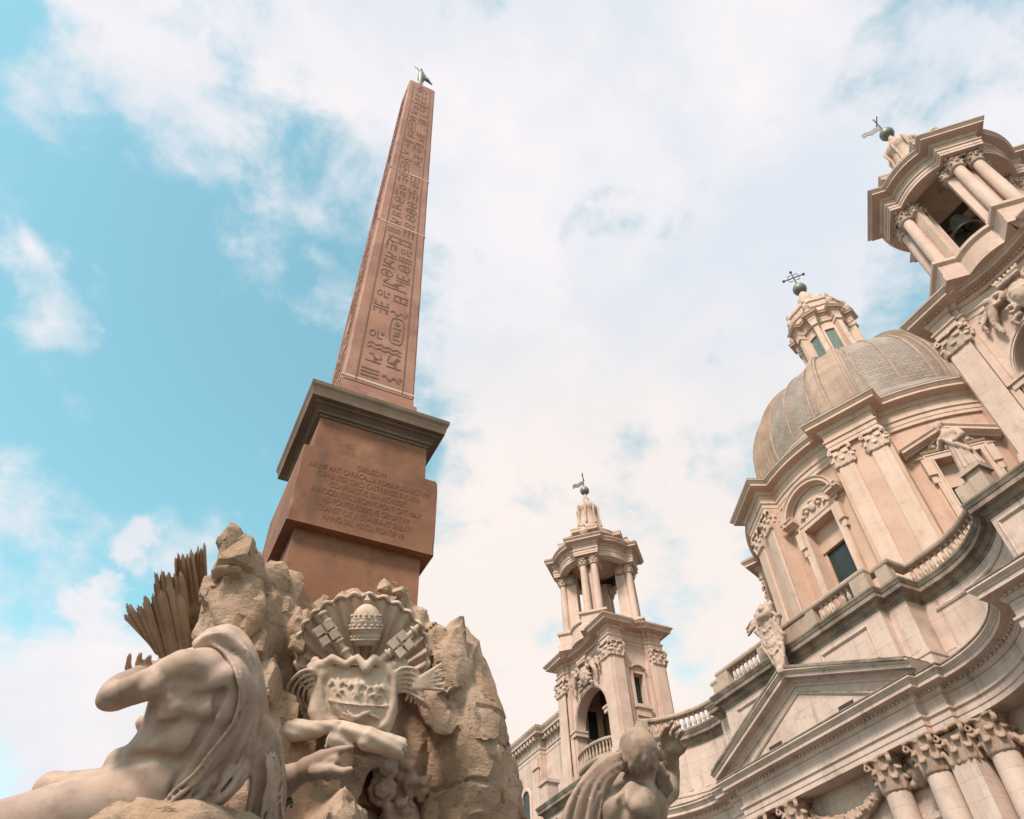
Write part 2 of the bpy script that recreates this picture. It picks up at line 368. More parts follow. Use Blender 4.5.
    def mesh(s, name, smooth=False, angle=None):
        me = bpy.data.meshes.new(name); me.from_pydata(s.v, [], s.f); me.update()
        bm = bmesh.new(); bm.from_mesh(me); bmesh.ops.recalc_face_normals(bm, faces=bm.faces)
        big = [f for f in bm.faces if len(f.verts) > 4]
        if big: bmesh.ops.triangulate(bm, faces=big)
        bm.to_mesh(me); bm.free()
        if smooth: me.shade_smooth()
        if angle is not None: me.shade_smooth(); me.set_sharp_from_angle(angle=math.radians(angle))
        return me
    def build(s, name, mat, parent=None, loc=(0, 0, 0), rz=0.0, smooth=False, angle=None, label=None):
        me = s.mesh(name, smooth, angle); me.materials.append(MAT[mat])
        o = bpy.data.objects.new(name, me); place(o, loc, rz, parent=parent)
        if label: o['label'] = label
        return o
def copy_at(o, parent, loc, rz=0.0, scale=(1, 1, 1)):
    c = o.copy(); return place(c, loc, rz, scale, parent)
def arc(cx, cy, r, a0, a1, n):
    return [(cx + r * math.cos(math.radians(a0 + (a1 - a0) * i / n)), cy + r * math.sin(math.radians(a0 + (a1 - a0) * i / n))) for i in range(n + 1)]
def spline(pts, n):
    pts = [np.array(p, float) for p in pts]; q = [2 * pts[0] - pts[1]] + pts + [2 * pts[-1] - pts[-2]]; out = []
    for i in range(1, len(q) - 2):
        for t in np.linspace(0, 1, n, endpoint=False):
            a, b, c, d = q[i - 1], q[i], q[i + 1], q[i + 2]
            out.append(0.5 * (2 * b + (c - a) * t + (2 * a - 5 * b + 4 * c - d) * t * t + (3 * b - a - 3 * c + d) * t ** 3))
    out.append(pts[-1]); return out

# ------------------------------------------------------------------ helpers: sculpting with distance fields
def _hash(ix, iy, iz, seed):
    h = (ix * 374761393 + iy * 668265263 + iz * 2147483647 + seed * 144269) & 0xffffffff
    h = ((h ^ (h >> 13)) * 1274126177) & 0xffffffff
    h = ((h ^ (h >> 16)) * 2246822519) & 0xffffffff
    return ((h ^ (h >> 15)) & 0xffffff) / float(0xffffff)
def vnoise(p, seed=0):
    i = np.floor(p).astype(np.int64); f = p - i; f = f * f * (3 - 2 * f); r = 0
    for dx in (0, 1):
        for dy in (0, 1):
            for dz in (0, 1):
                w = (f[:, 0] if dx else 1 - f[:, 0]) * (f[:, 1] if dy else 1 - f[:, 1]) * (f[:, 2] if dz else 1 - f[:, 2])
                r = r + w * _hash(i[:, 0] + dx, i[:, 1] + dy, i[:, 2] + dz, seed)
    return r * 2 - 1
def fbm(p, octv=4, seed=0, ridged=False):
    a, s, r = 1.0, 1.0, 0
    for k in range(octv):
        n = vnoise(p * s, seed + k * 17)
        if ridged: n = 1 - 2 * np.abs(n)
        r = r + n * a; a *= 0.5; s *= 2.03
    return r
def facets(p, seed=0):
    """plane-faced cells: height steps that read as broken rock"""
    i = np.floor(p).astype(np.int64); best = np.full(len(p), 9.0); val = np.zeros(len(p)); sec = np.full(len(p), 9.0)
    for dx in (-1, 0, 1):
        for dy in (-1, 0, 1):
            for dz in (-1, 0, 1):
                c = i + np.array([dx, dy, dz])
                h = [_hash(c[:, 0], c[:, 1], c[:, 2], seed + k) for k in range(6)]
                d = p - (c + np.stack(h[:3], 1)); L = (d * d).sum(1)
                g = h[3] - 0.5 + ((np.stack(h[3:6], 1) - 0.5) * d).sum(1) * 1.6
                m_ = L < best; sec = np.where(m_, best, np.minimum(sec, L)); val = np.where(m_, g, val); best = np.where(m_, L, best)
    return val, np.sqrt(sec) - np.sqrt(best)
class SDF:
    def __init__(s, lo, hi, vox):
        s.lo = np.array(lo, float); s.vox = vox; s.n = np.ceil((np.array(hi) - s.lo) / vox).astype(int) + 1
        s.F = np.full(s.n, 3.0, np.float32)
        s.ax = [s.lo[i] + vox * np.arange(s.n[i]) for i in range(3)]
    def _win(s, lo, hi):
        a = np.clip(np.floor((np.array(lo) - s.lo) / s.vox).astype(int), 0, s.n); b = np.clip(np.ceil((np.array(hi) - s.lo) / s.vox).astype(int) + 1, 0, s.n)
        if (b <= a).any(): return None, None
        g = np.meshgrid(*[s.ax[i][a[i]:b[i]] for i in range(3)], indexing='ij')
        return (slice(a[0], b[0]), slice(a[1], b[1]), slice(a[2], b[2])), np.stack(g, -1)
    def _mix(s, w, d, k, sub):
        A = s.F[w]; d = d.astype(np.float32)
        if sub:
            h = np.clip(0.5 - 0.5 * (A + d) / k, 0, 1); s.F[w] = A * (1 - h) - d * h + k * h * (1 - h)
        else:
            h = np.clip(0.5 + 0.5 * (A - d) / k, 0, 1); s.F[w] = A * (1 - h) + d * h - k * h * (1 - h)
    def cone(s, a, b, ra, rb, k=0.05, sub=False):
        a = np.array(a, float); b = np.array(b, float); m_ = max(ra, rb) + 0.35
        w, p = s._win(np.minimum(a, b) - m_, np.maximum(a, b) + m_)
        if w is None: return s
        ab = b - a; t = np.clip(((p - a) @ ab) / (ab @ ab + 1e-9), 0, 1)
        d = np.linalg.norm(p - a - t[..., None] * ab, axis=-1) - (ra + (rb - ra) * t)
        s._mix(w, d, k, sub); return s
    def ell(s, c, r, R=None, k=0.05, sub=False):
        c = np.array(c, float); r = np.array(r if hasattr(r, '__len__') else (r, r, r), float); m_ = r.max() + 0.35
        w, p = s._win(c - m_, c + m_)
        if w is None: return s
        q = p - c
        if R is not None: q = q @ np.array(R, float).T
        k0 = np.linalg.norm(q / r, axis=-1); k1 = np.linalg.norm(q / (r * r), axis=-1) + 1e-6
        s._mix(w, k0 * (k0 - 1) / k1, k, sub); return s
    def box(s, c, hf, R=None, rd=0.03, k=0.05, sub=False):
        c = np.array(c, float); hf = np.array(hf, float); m_ = np.linalg.norm(hf) + 0.3
        w, p = s._win(c - m_, c + m_)
        if w is None: return s
        q = p - c
        if R is not None: q = q @ np.array(R, float).T
        q = np.abs(q) - hf + rd
        d = np.linalg.norm(np.maximum(q, 0), axis=-1) + np.minimum(q.max(-1), 0) - rd
        s._mix(w, d, k, sub); return s
    def chain(s, pts, rad, k=0.05, sub=False):
        """tapering limb through the points, joined to the rest once"""
        q = np.array(pts, float); rad = list(rad); m_ = max(rad) + 0.35
        w, _ = s._win(q.min(0) - m_, q.max(0) + m_)
        if w is None: return s
        D = np.full([w[i].stop - w[i].start for i in range(3)], 3.0, np.float32); o = [w[i].start for i in range(3)]
        for i in range(len(q) - 1):
            a, b, ra, rb = q[i], q[i + 1], rad[i], rad[i + 1]
            w2, p = s._win(np.minimum(a, b) - max(ra, rb) - 0.3, np.maximum(a, b) + max(ra, rb) + 0.3)
            if w2 is None: continue
            ab = b - a; t = np.clip(((p - a) @ ab) / (ab @ ab + 1e-9), 0, 1)
            d = np.linalg.norm(p - a - t[..., None] * ab, axis=-1) - (ra + (rb - ra) * t)
            w3 = tuple(slice(w2[j].start - o[j], w2[j].stop - o[j]) for j in range(3))
            D[w3] = np.minimum(D[w3], d)
        s._mix(w, D, k, sub); return s
    def poly(s, c, r, seed, n=15, k=0.05, R=None, sub=False):
        """angular boulder: the space inside random planes round an ellipsoid of radii r"""
        c = np.array(c, float); r = np.array(r if hasattr(r, '__len__') else (r, r, r), float); m_ = r.max() * 1.5 + 0.25
        w, p = s._win(c - m_, c + m_)
        if w is None: return s
        rnd = np.random.default_rng(seed); q = p - c; d = None
        for i in range(n):
            v = rnd.normal(size=3); v /= np.linalg.norm(v)
            if i < n * .65: v[2] *= 0.22; v /= np.linalg.norm(v)
            sup = np.sqrt(((r * v) ** 2).sum()) * rnd.uniform(.68, .98); e = q @ v - sup
            d = e if d is None else np.maximum(d, e)
        k0 = np.linalg.norm(q / (r * 1.32), axis=-1); d = np.maximum(d, (k0 - 1) * r.min())
        s._mix(w, d, k, sub); return s
    def hit(s, px, py, d0, d1, default=None):
        """depth at which the line of sight through a pixel first meets the sculpted surface"""
        ds = np.arange(d0, d1, s.vox * .5); e = np.array([0, 0, EYE]); v = CF + CR * ((px - W_PX / 2) / FPX) - CU * ((py - H_PX / 2) / FPX)
        ix = np.round((e + ds[:, None] * v - s.lo) / s.vox).astype(int); ok = ((ix >= 0) & (ix < s.n)).all(1)
        f = np.full(len(ds), 9.0); f[ok] = s.F[tuple(ix[ok].T)]; h = np.argmax(f < 0)
        return ds[h] if f[h] < 0 else default
    def warp(s, fn, band=0.5):
        m_ = np.abs(s.F) < band; ix = np.argwhere(m_); p = s.lo + ix * s.vox
        s.F[m_] += fn(p).astype(np.float32); return s
    def mesh(s, name, origin=(0, 0, 0)):
        F = s.F.copy(); 
        for sl in (0, -1): F[sl] = np.maximum(F[sl], s.vox); F[:, sl] = np.maximum(F[:, sl], s.vox); F[:, :, sl] = np.maximum(F[:, :, sl], s.vox)
        b = 3 * s.vox; g = openvdb.FloatGrid(background=b); g.copyFromArray(np.clip(F, -b, b))
        v, q = g.convertToQuads(0.0); v = s.lo + v * s.vox - np.array(origin)
        me = bpy.data.meshes.new(name); me.from_pydata(v.tolist(), [], q[:, ::-1].tolist()); me.update()
        bm = bmesh.new(); bm.from_mesh(me); bmesh.ops.recalc_face_normals(bm, faces=bm.faces); bm.to_mesh(me); bm.free()
        me.shade_smooth(); return me
    def chisel(s, me, ratio, angle):
        """fewer, flatter faces with crisp edges between them"""
        t = bpy.data.objects.new('chisel', me); COL.objects.link(t); md = t.modifiers.new('d', 'DECIMATE'); md.ratio = ratio
        bpy.context.view_layer.update(); r = bpy.data.meshes.new_from_object(t.evaluated_get(bpy.context.evaluated_depsgraph_get()))
        bpy.data.objects.remove(t); r.shade_smooth(); r.set_sharp_from_angle(angle=math.radians(angle)); return r
    def build(s, name, mat, parent=None, origin=(0, 0, 0), label=None, chisel=None):
        me = s.mesh(name, origin)
        if chisel: me = s.chisel(me, *chisel); me.name = name
        me.materials.append(MAT[mat]); o = bpy.data.objects.new(name, me)
        place(o, origin, parent=parent)
        if label: o['label'] = label
        return o
def frame(f, up):
    """rows: right, up', forward"""
    f = np.array(f, float); f /= np.linalg.norm(f); up = np.array(up, float); r = np.cross(f, up); r /= np.linalg.norm(r); u = np.cross(r, f)
    return np.stack([r, u, f])

# ------------------------------------------------------------------ ground
g = MB(); g.add([(-3000, -3000, 0), (3000, -3000, 0), (3000, 3000, 0), (-3000, 3000, 0)], [(0, 1, 2, 3)])
tag(g.build('ground', 'paving'), kind='structure')

# ------------------------------------------------------------------ the church
XC, YC = 25.35, 20.62                       # depth of the tower axes, middle of the front
YT = (5.2, 36.25)                           # the two tower axes
XD = 39.3                                   # depth of the dome axis
church = thing('church', (30, YC, 0), 'pale baroque church with a domed drum between two bell towers and a concave front', 'church')

def ent(z0, z1, proj, back=0.5):
    """architrave, frieze and cornice as one moulded profile"""
    h = z1 - z0; p = proj
    q = [(-back, 0), (0, 0), (0, .12), (.04 * p, .12), (.04 * p, .25), (.14 * p, .28), (.14 * p, .325), (.0, .33), (.0, .60), (.08 * p, .61), (.16 * p, .66),
         (.20 * p, .69), (.20 * p, .745), (.30 * p, .75), (.34 * p, .775), (.78 * p, .78), (.78 * p, .86), (.82 * p, .865), (.88 * p, .90), (.97 * p, .94), (p, .95), (p, .985), (-back, 1.0)]
    return [(o if o == -back else o, z0 + z * h) for o, z in q]
def corn(z0, z1, proj, back=0.4):
    h = z1 - z0; p = proj
    q = [(-back, 0), (.05 * p, 0), (.05 * p, .12), (.2 * p, .2), (.3 * p, .36), (.34 * p, .42), (.78 * p, .46), (.78 * p, .68), (.84 * p, .70), (.95 * p, .84), (p, .88), (p, .98), (-back, 1.0)]
    return [(o, z0 + z * h) for o, z in q]
def band(z0, z1, proj, back=0.3):
    return [(-back, z0), (proj * .6, z0), (proj * .6, z0 + (z1 - z0) * .35), (proj, z0 + (z1 - z0) * .5), (proj, z1 - .02), (-back, z1)]
def dentils(mb, path, out, z0, z1, w, step, depth, closed=False):
    p = [np.array(a, float) for a in path]
    if closed: p = p + [p[0]]
    for a, b in zip(p[:-1], p[1:]):
        d = b - a; L = np.linalg.norm(d)
        if L < w: continue
        d /= L; nrm = np.array([d[1], -d[0]]); cnt = max(1, int(round(L / step)))
        for i in range(cnt):
            c = a + d * (L * (i + .5) / cnt) + nrm * (out + depth / 2)
            mb.obox((c[0], c[1], (z0 + z1) / 2), (d[0], d[1], 0), (nrm[0], nrm[1], 0), (0, 0, 1), w / 2, depth / 2, (z1 - z0) / 2)

# --- capital, shared by all columns and pilasters (unit: shaft radius 0.5, height 1.15)
def capital_mesh(square):
    s = SDF((-.95, -.95, -.08), (.95, .95, 1.25), .03)
    if square: s.box((0, 0, .5), (.5, .5, .52), rd=.05, k=.02)
    else: s.cone((0, 0, .0), (0, 0, 1.0), .47, .60, k=.02)
    s.cone((0, 0, .0), (0, 0, .01), .52, .52, k=.04)
    for tier, (h, o, n, off) in enumerate(((.42, .18, 8, 0), (.72, .22, 8, 22.5))):
        for i in range(n):
            a = math.radians(i * 45 + off); e = np.array([math.cos(a), math.sin(a), 0]); t = np.array([-e[1], e[0], 0])
            rr = .52 / max(abs(e[0]), abs(e[1])) if square else .50
            for sd in (-1, 0, 1):
                b = e * rr + t * sd * .11
                s.chain([b + [0, 0, .04], b + e * .06 + [0, 0, h * .6], b + e * (o * .75) + [0, 0, h], b + e * (o + .06) - t * sd * .05 + [0, 0, h - .10]], (.085, .085, .075, .055), k=.035)
    for i in range(4):
        a = math.radians(45 + i * 90); e = np.array([math.cos(a), math.sin(a), 0]); t = np.array([-e[1], e[0], 0])
        R = .86 if not square else .92
        for q in range(10):
            th = q / 10 * 2 * math.pi; c = e * (R - .02 + .10 * math.cos(th)) + np.array([0, 0, .92 + .10 * math.sin(th)])
            s.cone(c - t * .05, c + t * .05, .045, .045, k=.03)
        s.chain([e * .55 + [0, 0, .55], e * .66 + [0, 0, .86], e * (R - .06) + [0, 0, 1.0]], (.07, .06, .06), k=.04)
    for i in range(4):
        a = math.radians(i * 90); e = np.array([math.cos(a), math.sin(a), 0]); s.ell(e * .66 + [0, 0, 1.06], (.13, .13, .10), k=.03)
    s.box((0, 0, 1.11), (.70, .70, .055), rd=.03, k=.02)
    for i in range(4):
        a = math.radians(i * 90); s.cone(np.array([1.25 * math.cos(a), 1.25 * math.sin(a), 1.04]), np.array([1.25 * math.cos(a), 1.25 * math.sin(a), 1.2]), .62, .62, k=.02, sub=True) if not square else None
    s.warp(lambda p: .012 * fbm(p * 6, 2, 3))
    me = s.mesh('capital'); me.materials.append(MAT['capital']); return me
CAP_R, CAP_S = capital_mesh(False), capital_mesh(True)
CAP_L = CAP_S.copy(); CAP_L.materials.clear(); CAP_L.materials.append(MAT['ornament'])
CAP_D = CAP_S.copy(); CAP_D.materials.clear(); CAP_D.materials.append(MAT['drum_trim'])
CAP_LR = CAP_R.copy(); CAP_LR.materials.clear(); CAP_LR.materials.append(MAT['ornament'])
def capital(me, parent, loc, rz, w, h, depth=None):
    o = bpy.data.objects.new('capital', me)
    dd = (depth if depth else w)
    return place(o, loc, rz, (dd, w, h / 1.165), parent)          # local x points outwards
def shaft_prof(r, z0, z1):
    h = z1 - z0; b = r * .55
    base = [(0.001, z0), (r * 1.38, z0), (r * 1.38, z0 + b * .35), (r * 1.34, z0 + b * .38), (r * 1.36, z0 + b * .62), (r * 1.2, z0 + b * .75), (r * 1.16, z0 + b * .95), (r * 1.22, z0 + b * 1.15), (r * 1.05, z0 + b * 1.3)]
    sh = [(r * (1.0 - .14 * max(0, t - .3) ** 1.4 / .6), z0 + b * 1.35 + (h - b * 1.35) * t) for t in np.linspace(0, 1, 9)]
    return base + sh + [(r * .95, z1 - .001), (r * .95, z1 + .03), (.001, z1 + .03)]

# --- plan lines of the front, walked from the left tower to the right one
def mirror(pts): return [(x, 2 * YC - y) for x, y in reversed(pts)]
rt = [(23.6, 15.9), (23.9, 15.9), (23.9, 15.0), (24.15, 15.0)] + [tuple(p) for p in spline([(24.15, 14.98), (24.12, 14.0), (23.92, 13.0), (23.5, 12.0), (22.9, 11.15), (22.2, 10.5), (21.6, 10.22), (21.2, 10.15)], 4)][1:]
rt_tower = [(21.15, 10.15), (21.15, -0.15), (27.5, -0.15)]
MAIN = mirror(rt + rt_tower) + rt + rt_tower
ra = [(23.9, 15.9), (24.3, 15.9), (24.3, 15.0), (25.25, 15.0)] + [tuple(p) for p in spline([(25.3, 14.6), (25.25, 13.2), (24.85, 11.9), (24.1, 10.8), (23.45, 10.3), (23.15, 10.2)], 5)]
ra_tower = [(23.1, 10.2), (23.1, -0.2), (28, -0.2)]
ATTIC = mirror(ra + ra_tower) + ra + ra_tower

fw = MB()
fw.sweep(MAIN, [(-1.6, 0), (-.92, 0), (-.92, 11.6), (-1.6, 11.6)])
fw.sweep(MAIN, [(-1.0, 9.35), (-.87, 9.35), (-.80, 9.45), (-.80, 9.62), (-.87, 9.7), (-1.0, 9.7)])
fw.sweep(MAIN, [(-1.0, 0), (-.75, 0), (-.75, 1.9), (-.82, 2.0), (-1.0, 2.0)])
for ys in ((17.1, 17.5), (19.0, 22.2), (23.7, 24.2)):
    fw.plane_sweep([(ys[0], 9.0), (ys[1], 9.0), (ys[1], 3), (ys[0], 3)], [(-.05, 0), (.07, 0), (.10, .06), (.05, .12), (-.05, .12)], (24.52, 0, 0), (0, 1, 0), (-1, 0, 0), closed=True)
facade = fw.build('facade_wall', 'facade', church)
mb = MB(); mb.sweep(MAIN, ent(11.57, 13.17, 0.62, 1.3))
dentils(mb, MAIN, .12, 12.69, 12.755, .10, .20, .08)
entab = mb.build('entablature', 'facade', church)
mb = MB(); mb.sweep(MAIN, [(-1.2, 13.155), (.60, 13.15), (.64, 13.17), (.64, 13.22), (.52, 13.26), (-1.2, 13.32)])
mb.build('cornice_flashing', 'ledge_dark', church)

COLS = [(24.12, 16.45, 1), (24.12, 18.25, 1), (24.12, 22.99, 1), (24.12, 24.79, 1), (24.72, 14.4, 1), (24.72, 26.84, 1), (23.5, 11.35, 1), (23.5, 29.9, 1)]
colm = MB().lathe(shaft_prof(.50, 1.95, 10.45), 32).mesh('column', angle=40); colm.materials.append(MAT['facade'])
for x, y, _ in COLS[:6]:
    o = bpy.data.objects.new('column', colm); place(o, (x, y, 0), 0, parent=church)
    capital(CAP_R, o, (x, y, 10.45), math.pi, .84, 1.13)
for y in (15.42, 2 * YC - 15.42):
    mb = MB().box((23.97, y - .45, 0), (24.95, y + .45, 10.46))
    o = mb.build('pilaster', 'facade', church); capital(CAP_S, o, (24.45, y, 10.45), math.pi, .80, 1.13, .86)
for y in (7.9, 2.1):
    for yy in (y, 2 * YC - y):
        mb = MB().box((21.2, yy - .55, 0), (22.1, yy + .55, 10.46))
        o = mb.build('pilaster', 'facade', church); capital(CAP_S, o, (21.65, yy, 10.45), math.pi, 1.1, 1.13, .9)

# garlands of carved leaves between the capitals
def garland(a, b, sag, r=.17):
    a, b = np.array(a, float), np.array(b, float); rnd = random.Random(5)
    lo, hi = np.minimum(a, b) - [.4, .4, sag + .4], np.maximum(a, b) + .4
    s = SDF(lo, hi, .035); n = 20; pts = []
    for i in range(n + 1):
        t = i / n; p = a * (1 - t) + b * t; p[2] -= sag * (1 - (2 * t - 1) ** 2) ** .8; pts.append(p)
    rad = [r * (.55 + .55 * math.sin(math.pi * i / n)) for i in range(n + 1)]
    s.chain(pts, rad, k=.04)
    d = (b - a) / np.linalg.norm(b - a)
    for i in range(n * 5):
        t = rnd.random() * n; k = int(min(t, n - 1)); p = pts[k] * (1 - t + k) + pts[k + 1] * (t - k); th = rnd.random() * 6.28; q = rad[k]
        s.ell(p + np.array([-abs(math.cos(th)) * q, 0, math.sin(th) * q]), (.075, .075, .065), k=.025)
    return s.build('garland', 'capital', church)
garland((24.3, 22.5, 11.1), (24.3, 18.75, 11.1), .75, .2)
garland((24.7, 13.95, 10.95), (23.9, 11.6, 10.95), .7)
garland((24.7, 2 * YC - 13.95, 10.95), (23.9, 2 * YC - 11.6, 10.95), .7)
# mask-like bosses hanging between the paired columns
for y in (17.35, 23.9):
    s = SDF((23.9, y - .5, 10.0), (24.6, y + .5, 11.5), .035)
    s.ell((24.35, y, 10.75), (.22, .3, .38), k=.05)
    for sy in (-1, 1):
        s.ell((24.25, y + .2 * sy, 10.9), (.16, .16, .13), k=.05); s.ell((24.3, y + .3 * sy, 10.55), (.15, .14, .15), k=.05)
    s.ell((24.2, y, 10.65), (.12, .1, .14), k=.04); s.ell((24.3, y, 11.2), (.18, .2, .15), k=.05)
    s.build('boss', 'capital', church)

# --- pediment over the middle bay
PA, PB_, PZ, PH = 15.25, 25.99, 13.19, 2.12
ped = MB()
ped.prism([(PA + .35, PZ), (PB_ - .35, PZ), (YC, PZ + PH + .2)], (0, 0, 0), (0, 1, 0), (-1, 0, 0), -24.4, -23.55)
rake = [(-.6, 0), (.06, 0), (.06, .08), (.12, .15), (.18, .20), (.18, .27), (.48, .29), (.48, .42), (.52, .43), (.60, .52), (.62, .53), (.62, .58), (-.6, .60)]
ped.plane_sweep([(PB_ + .02, PZ - .10), (YC, PZ + PH - .10), (PA - .02, PZ - .10)][::-1], rake, (23.56, 0, 0), (0, 1, 0), (-1, 0, 0))
pediment = ped.build('pediment', 'facade', church)
mb = MB()
inner = [(PA + 1.4, PZ + .12), (YC, PZ + PH - .24), (PB_ - 1.4, PZ + .12)]
mb.plane_sweep(inner, [(-.04, -.16), (.05, -.16), (.09, -.10), (.03, -.04), (-.04, -.04)], (23.56, 0, 0), (0, 1, 0), (-1, 0, 0))
mb.build('inner_moulding', 'facade', pediment)
for yy in (18.6, 22.6):
    mb = MB(); mb.box((23.535, yy - .38, PZ + .32), (23.56, yy + .38, PZ + .46)); mb.build('vent_slot', 'timber', pediment)
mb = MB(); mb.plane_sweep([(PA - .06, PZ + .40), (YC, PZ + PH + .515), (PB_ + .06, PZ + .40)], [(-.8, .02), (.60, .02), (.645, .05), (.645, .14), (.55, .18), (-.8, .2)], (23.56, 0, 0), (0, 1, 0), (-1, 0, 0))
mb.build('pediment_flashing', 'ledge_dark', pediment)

# --- attic storey and its balustrade
mb = MB(); mb.sweep(ATTIC, [(-1.2, 12.9), (0.10, 12.9), (.10, 14.0), (.14, 14.05), (.14, 14.2), (0.0, 14.32), (0, 16.2), (-1.2, 16.2)])
for a, b in ((16.6, 19.2), (22.04, 24.64)):
    mb.plane_sweep([(a, 14.6), (b, 14.6), (b, 15.95), (a, 15.95)], [(-.05, 0), (.05, 0), (.08, .05), (.03, .11), (-.05, .11)], (23.9, 0, 0), (0, 1, 0), (-1, 0, 0), closed=True)
for yc in YT:
    for a, b in ((yc + 3.55, yc + 4.85), (yc + .2, yc + 3.1), (yc - 3.1, yc - .2), (yc - 4.85, yc - 3.55)):
        mb.plane_sweep([(a, 14.5), (b, 14.5), (b, 16.0), (a, 16.0)], [(-.05, 0), (.05, 0), (.08, .05), (.03, .10), (-.05, .10)], (23.1, 0, 0), (0, 1, 0), (-1, 0, 0), closed=True)
    for a in (yc + 4.2, yc - 4.2): mb.box((22.97, a - .85, 12.9), (23.2, a + .85, 16.2)) if False else None
seg = ATTIC
mb.sweep([p for p in ra if p[1] < 14.8 and p[0] > 23.6], [(-.03, 15.75), (.05, 15.75), (.08, 15.82), (.03, 15.9), (-.03, 15.9)])
attic = mb.build('attic_wall', 'facade', church)
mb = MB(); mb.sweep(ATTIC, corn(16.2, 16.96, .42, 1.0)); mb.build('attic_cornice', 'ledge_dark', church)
BAL = mirror(ra) + ra
def bal_path(): return BAL
mb = MB()
mb.sweep(BAL, [(-.36, 16.95), (.06, 16.95), (.06, 17.14), (.0, 17.2), (-.30, 17.2), (-.36, 17.14)])
mb.sweep(BAL, [(-.36, 17.86), (-.30, 17.84), (-.0, 17.84), (.06, 17.88), (.08, 17.96), (.06, 18.04), (-.36, 18.04)])
PEDS = [(24.05, 16.25, .40), (24.05, 24.99, .40), (24.45, 15.35, .30), (24.45, 25.89, .30), (24.05, 19.0, .22), (24.05, 22.2, .22)]
for x, y, w in PEDS: mb.box((x - .2, y - w, 17.19), (x + .17, y + w, 17.85))
mb.box((23.9, 19.0, 17.19), (24.2, 22.2, 17.85))
for yc, sg in ((YT[0], 1), (YT[1], -1)):
    y0 = yc + sg * 5.2
    mb.box((23.1, y0 - .3, 17.19), (23.5, y0 + .3, 17.85))
balus = mb.build('balustrade', 'ledge', church)
bm_ = MB().lathe([(.001, 17.18), (.075, 17.18), (.075, 17.24), (.05, 17.27), (.095, 17.38), (.10, 17.44), (.055, 17.60), (.045, 17.70), (.07, 17.73), (.05, 17.76), (.075, 17.80), (.075, 17.86), (.001, 17.86)], 10).mesh('baluster', angle=50)
bm_.materials.append(MAT['ornament'])
def walk(path, step, skip):
    p = [np.array(a) for a in path]; acc = 0; out = []
    for a, b in zip(p[:-1], p[1:]):
        L = np.linalg.norm(b - a); d = (b - a) / (L + 1e-9); t = step - acc
        nrm = np.array([d[1], -d[0]])
        while t < L: out.append(a + d * t - nrm * .15); t += step
        acc = (acc + L) % step
    return [q for q in out if not skip(q)]
def near_ped(q):
    if any(abs(q[0] - x) < .5 and abs(q[1] - y) < w + .1 for x, y, w in PEDS): return True
    return 19.0 < q[1] < 22.2 or abs(abs(q[1] - YC) - 5.15) < .45 or q[0] < 23.45
for q in walk(BAL, .29, near_ped):
    o = bpy.data.objects.new('baluster', bm_); place(o, (q[0], q[1], 0), 0, parent=balus)

# --- nave roof block that carries the drum
mb = MB(); mb.box((26.2, 8.5, 0), (54, 32.74, 16.4)); mb.box((29.0, 10.4, 16.3), (50, 30.8, 17.6))
mb.build('nave_wall', 'facade', church)

# ------------------------------------------------------------------ bell towers
def tower_plan(k=1.0, conc=.28):
    """closed plan of the square storey, counter-clockwise; u along the front, v outwards"""
    HX, HY = 1.9, 3.2
    def face(h, a, off, c):                                   # points along one face: from -h to h, corner piers proud
        q = [(-h, off), (-a - .25, off), (-a - .25, off - .14), (-a, off - .14), (-a, off - .30)]
        n = 8; q += [(-a + 2 * a * i / n, off - .30 - c * math.sin(math.pi * i / n)) for i in range(1, n)]
        return q + [(a, off - .30), (a, off - .14), (a + .25, off - .14), (a + .25, off), (h, off)]
    f = face(HY, 2.02, HX, conc)                               # front, u -> y
    sd = face(HX, .75, HY, 0.0)
    pts = [(-o, -u) for u, o in f][0:0]
    pts = []
    pts += [(-off, -(u)) for u, off in f]                     # front face x = -off, walked with y decreasing
    pts += [(u, -off) for u, off in sd][1:]                   # side y = -off, x increasing
    pts += [(off, u) for u, off in f][1:]                     # back
    pts += [(-u, off) for u, off in sd][1:-1]
    return pts
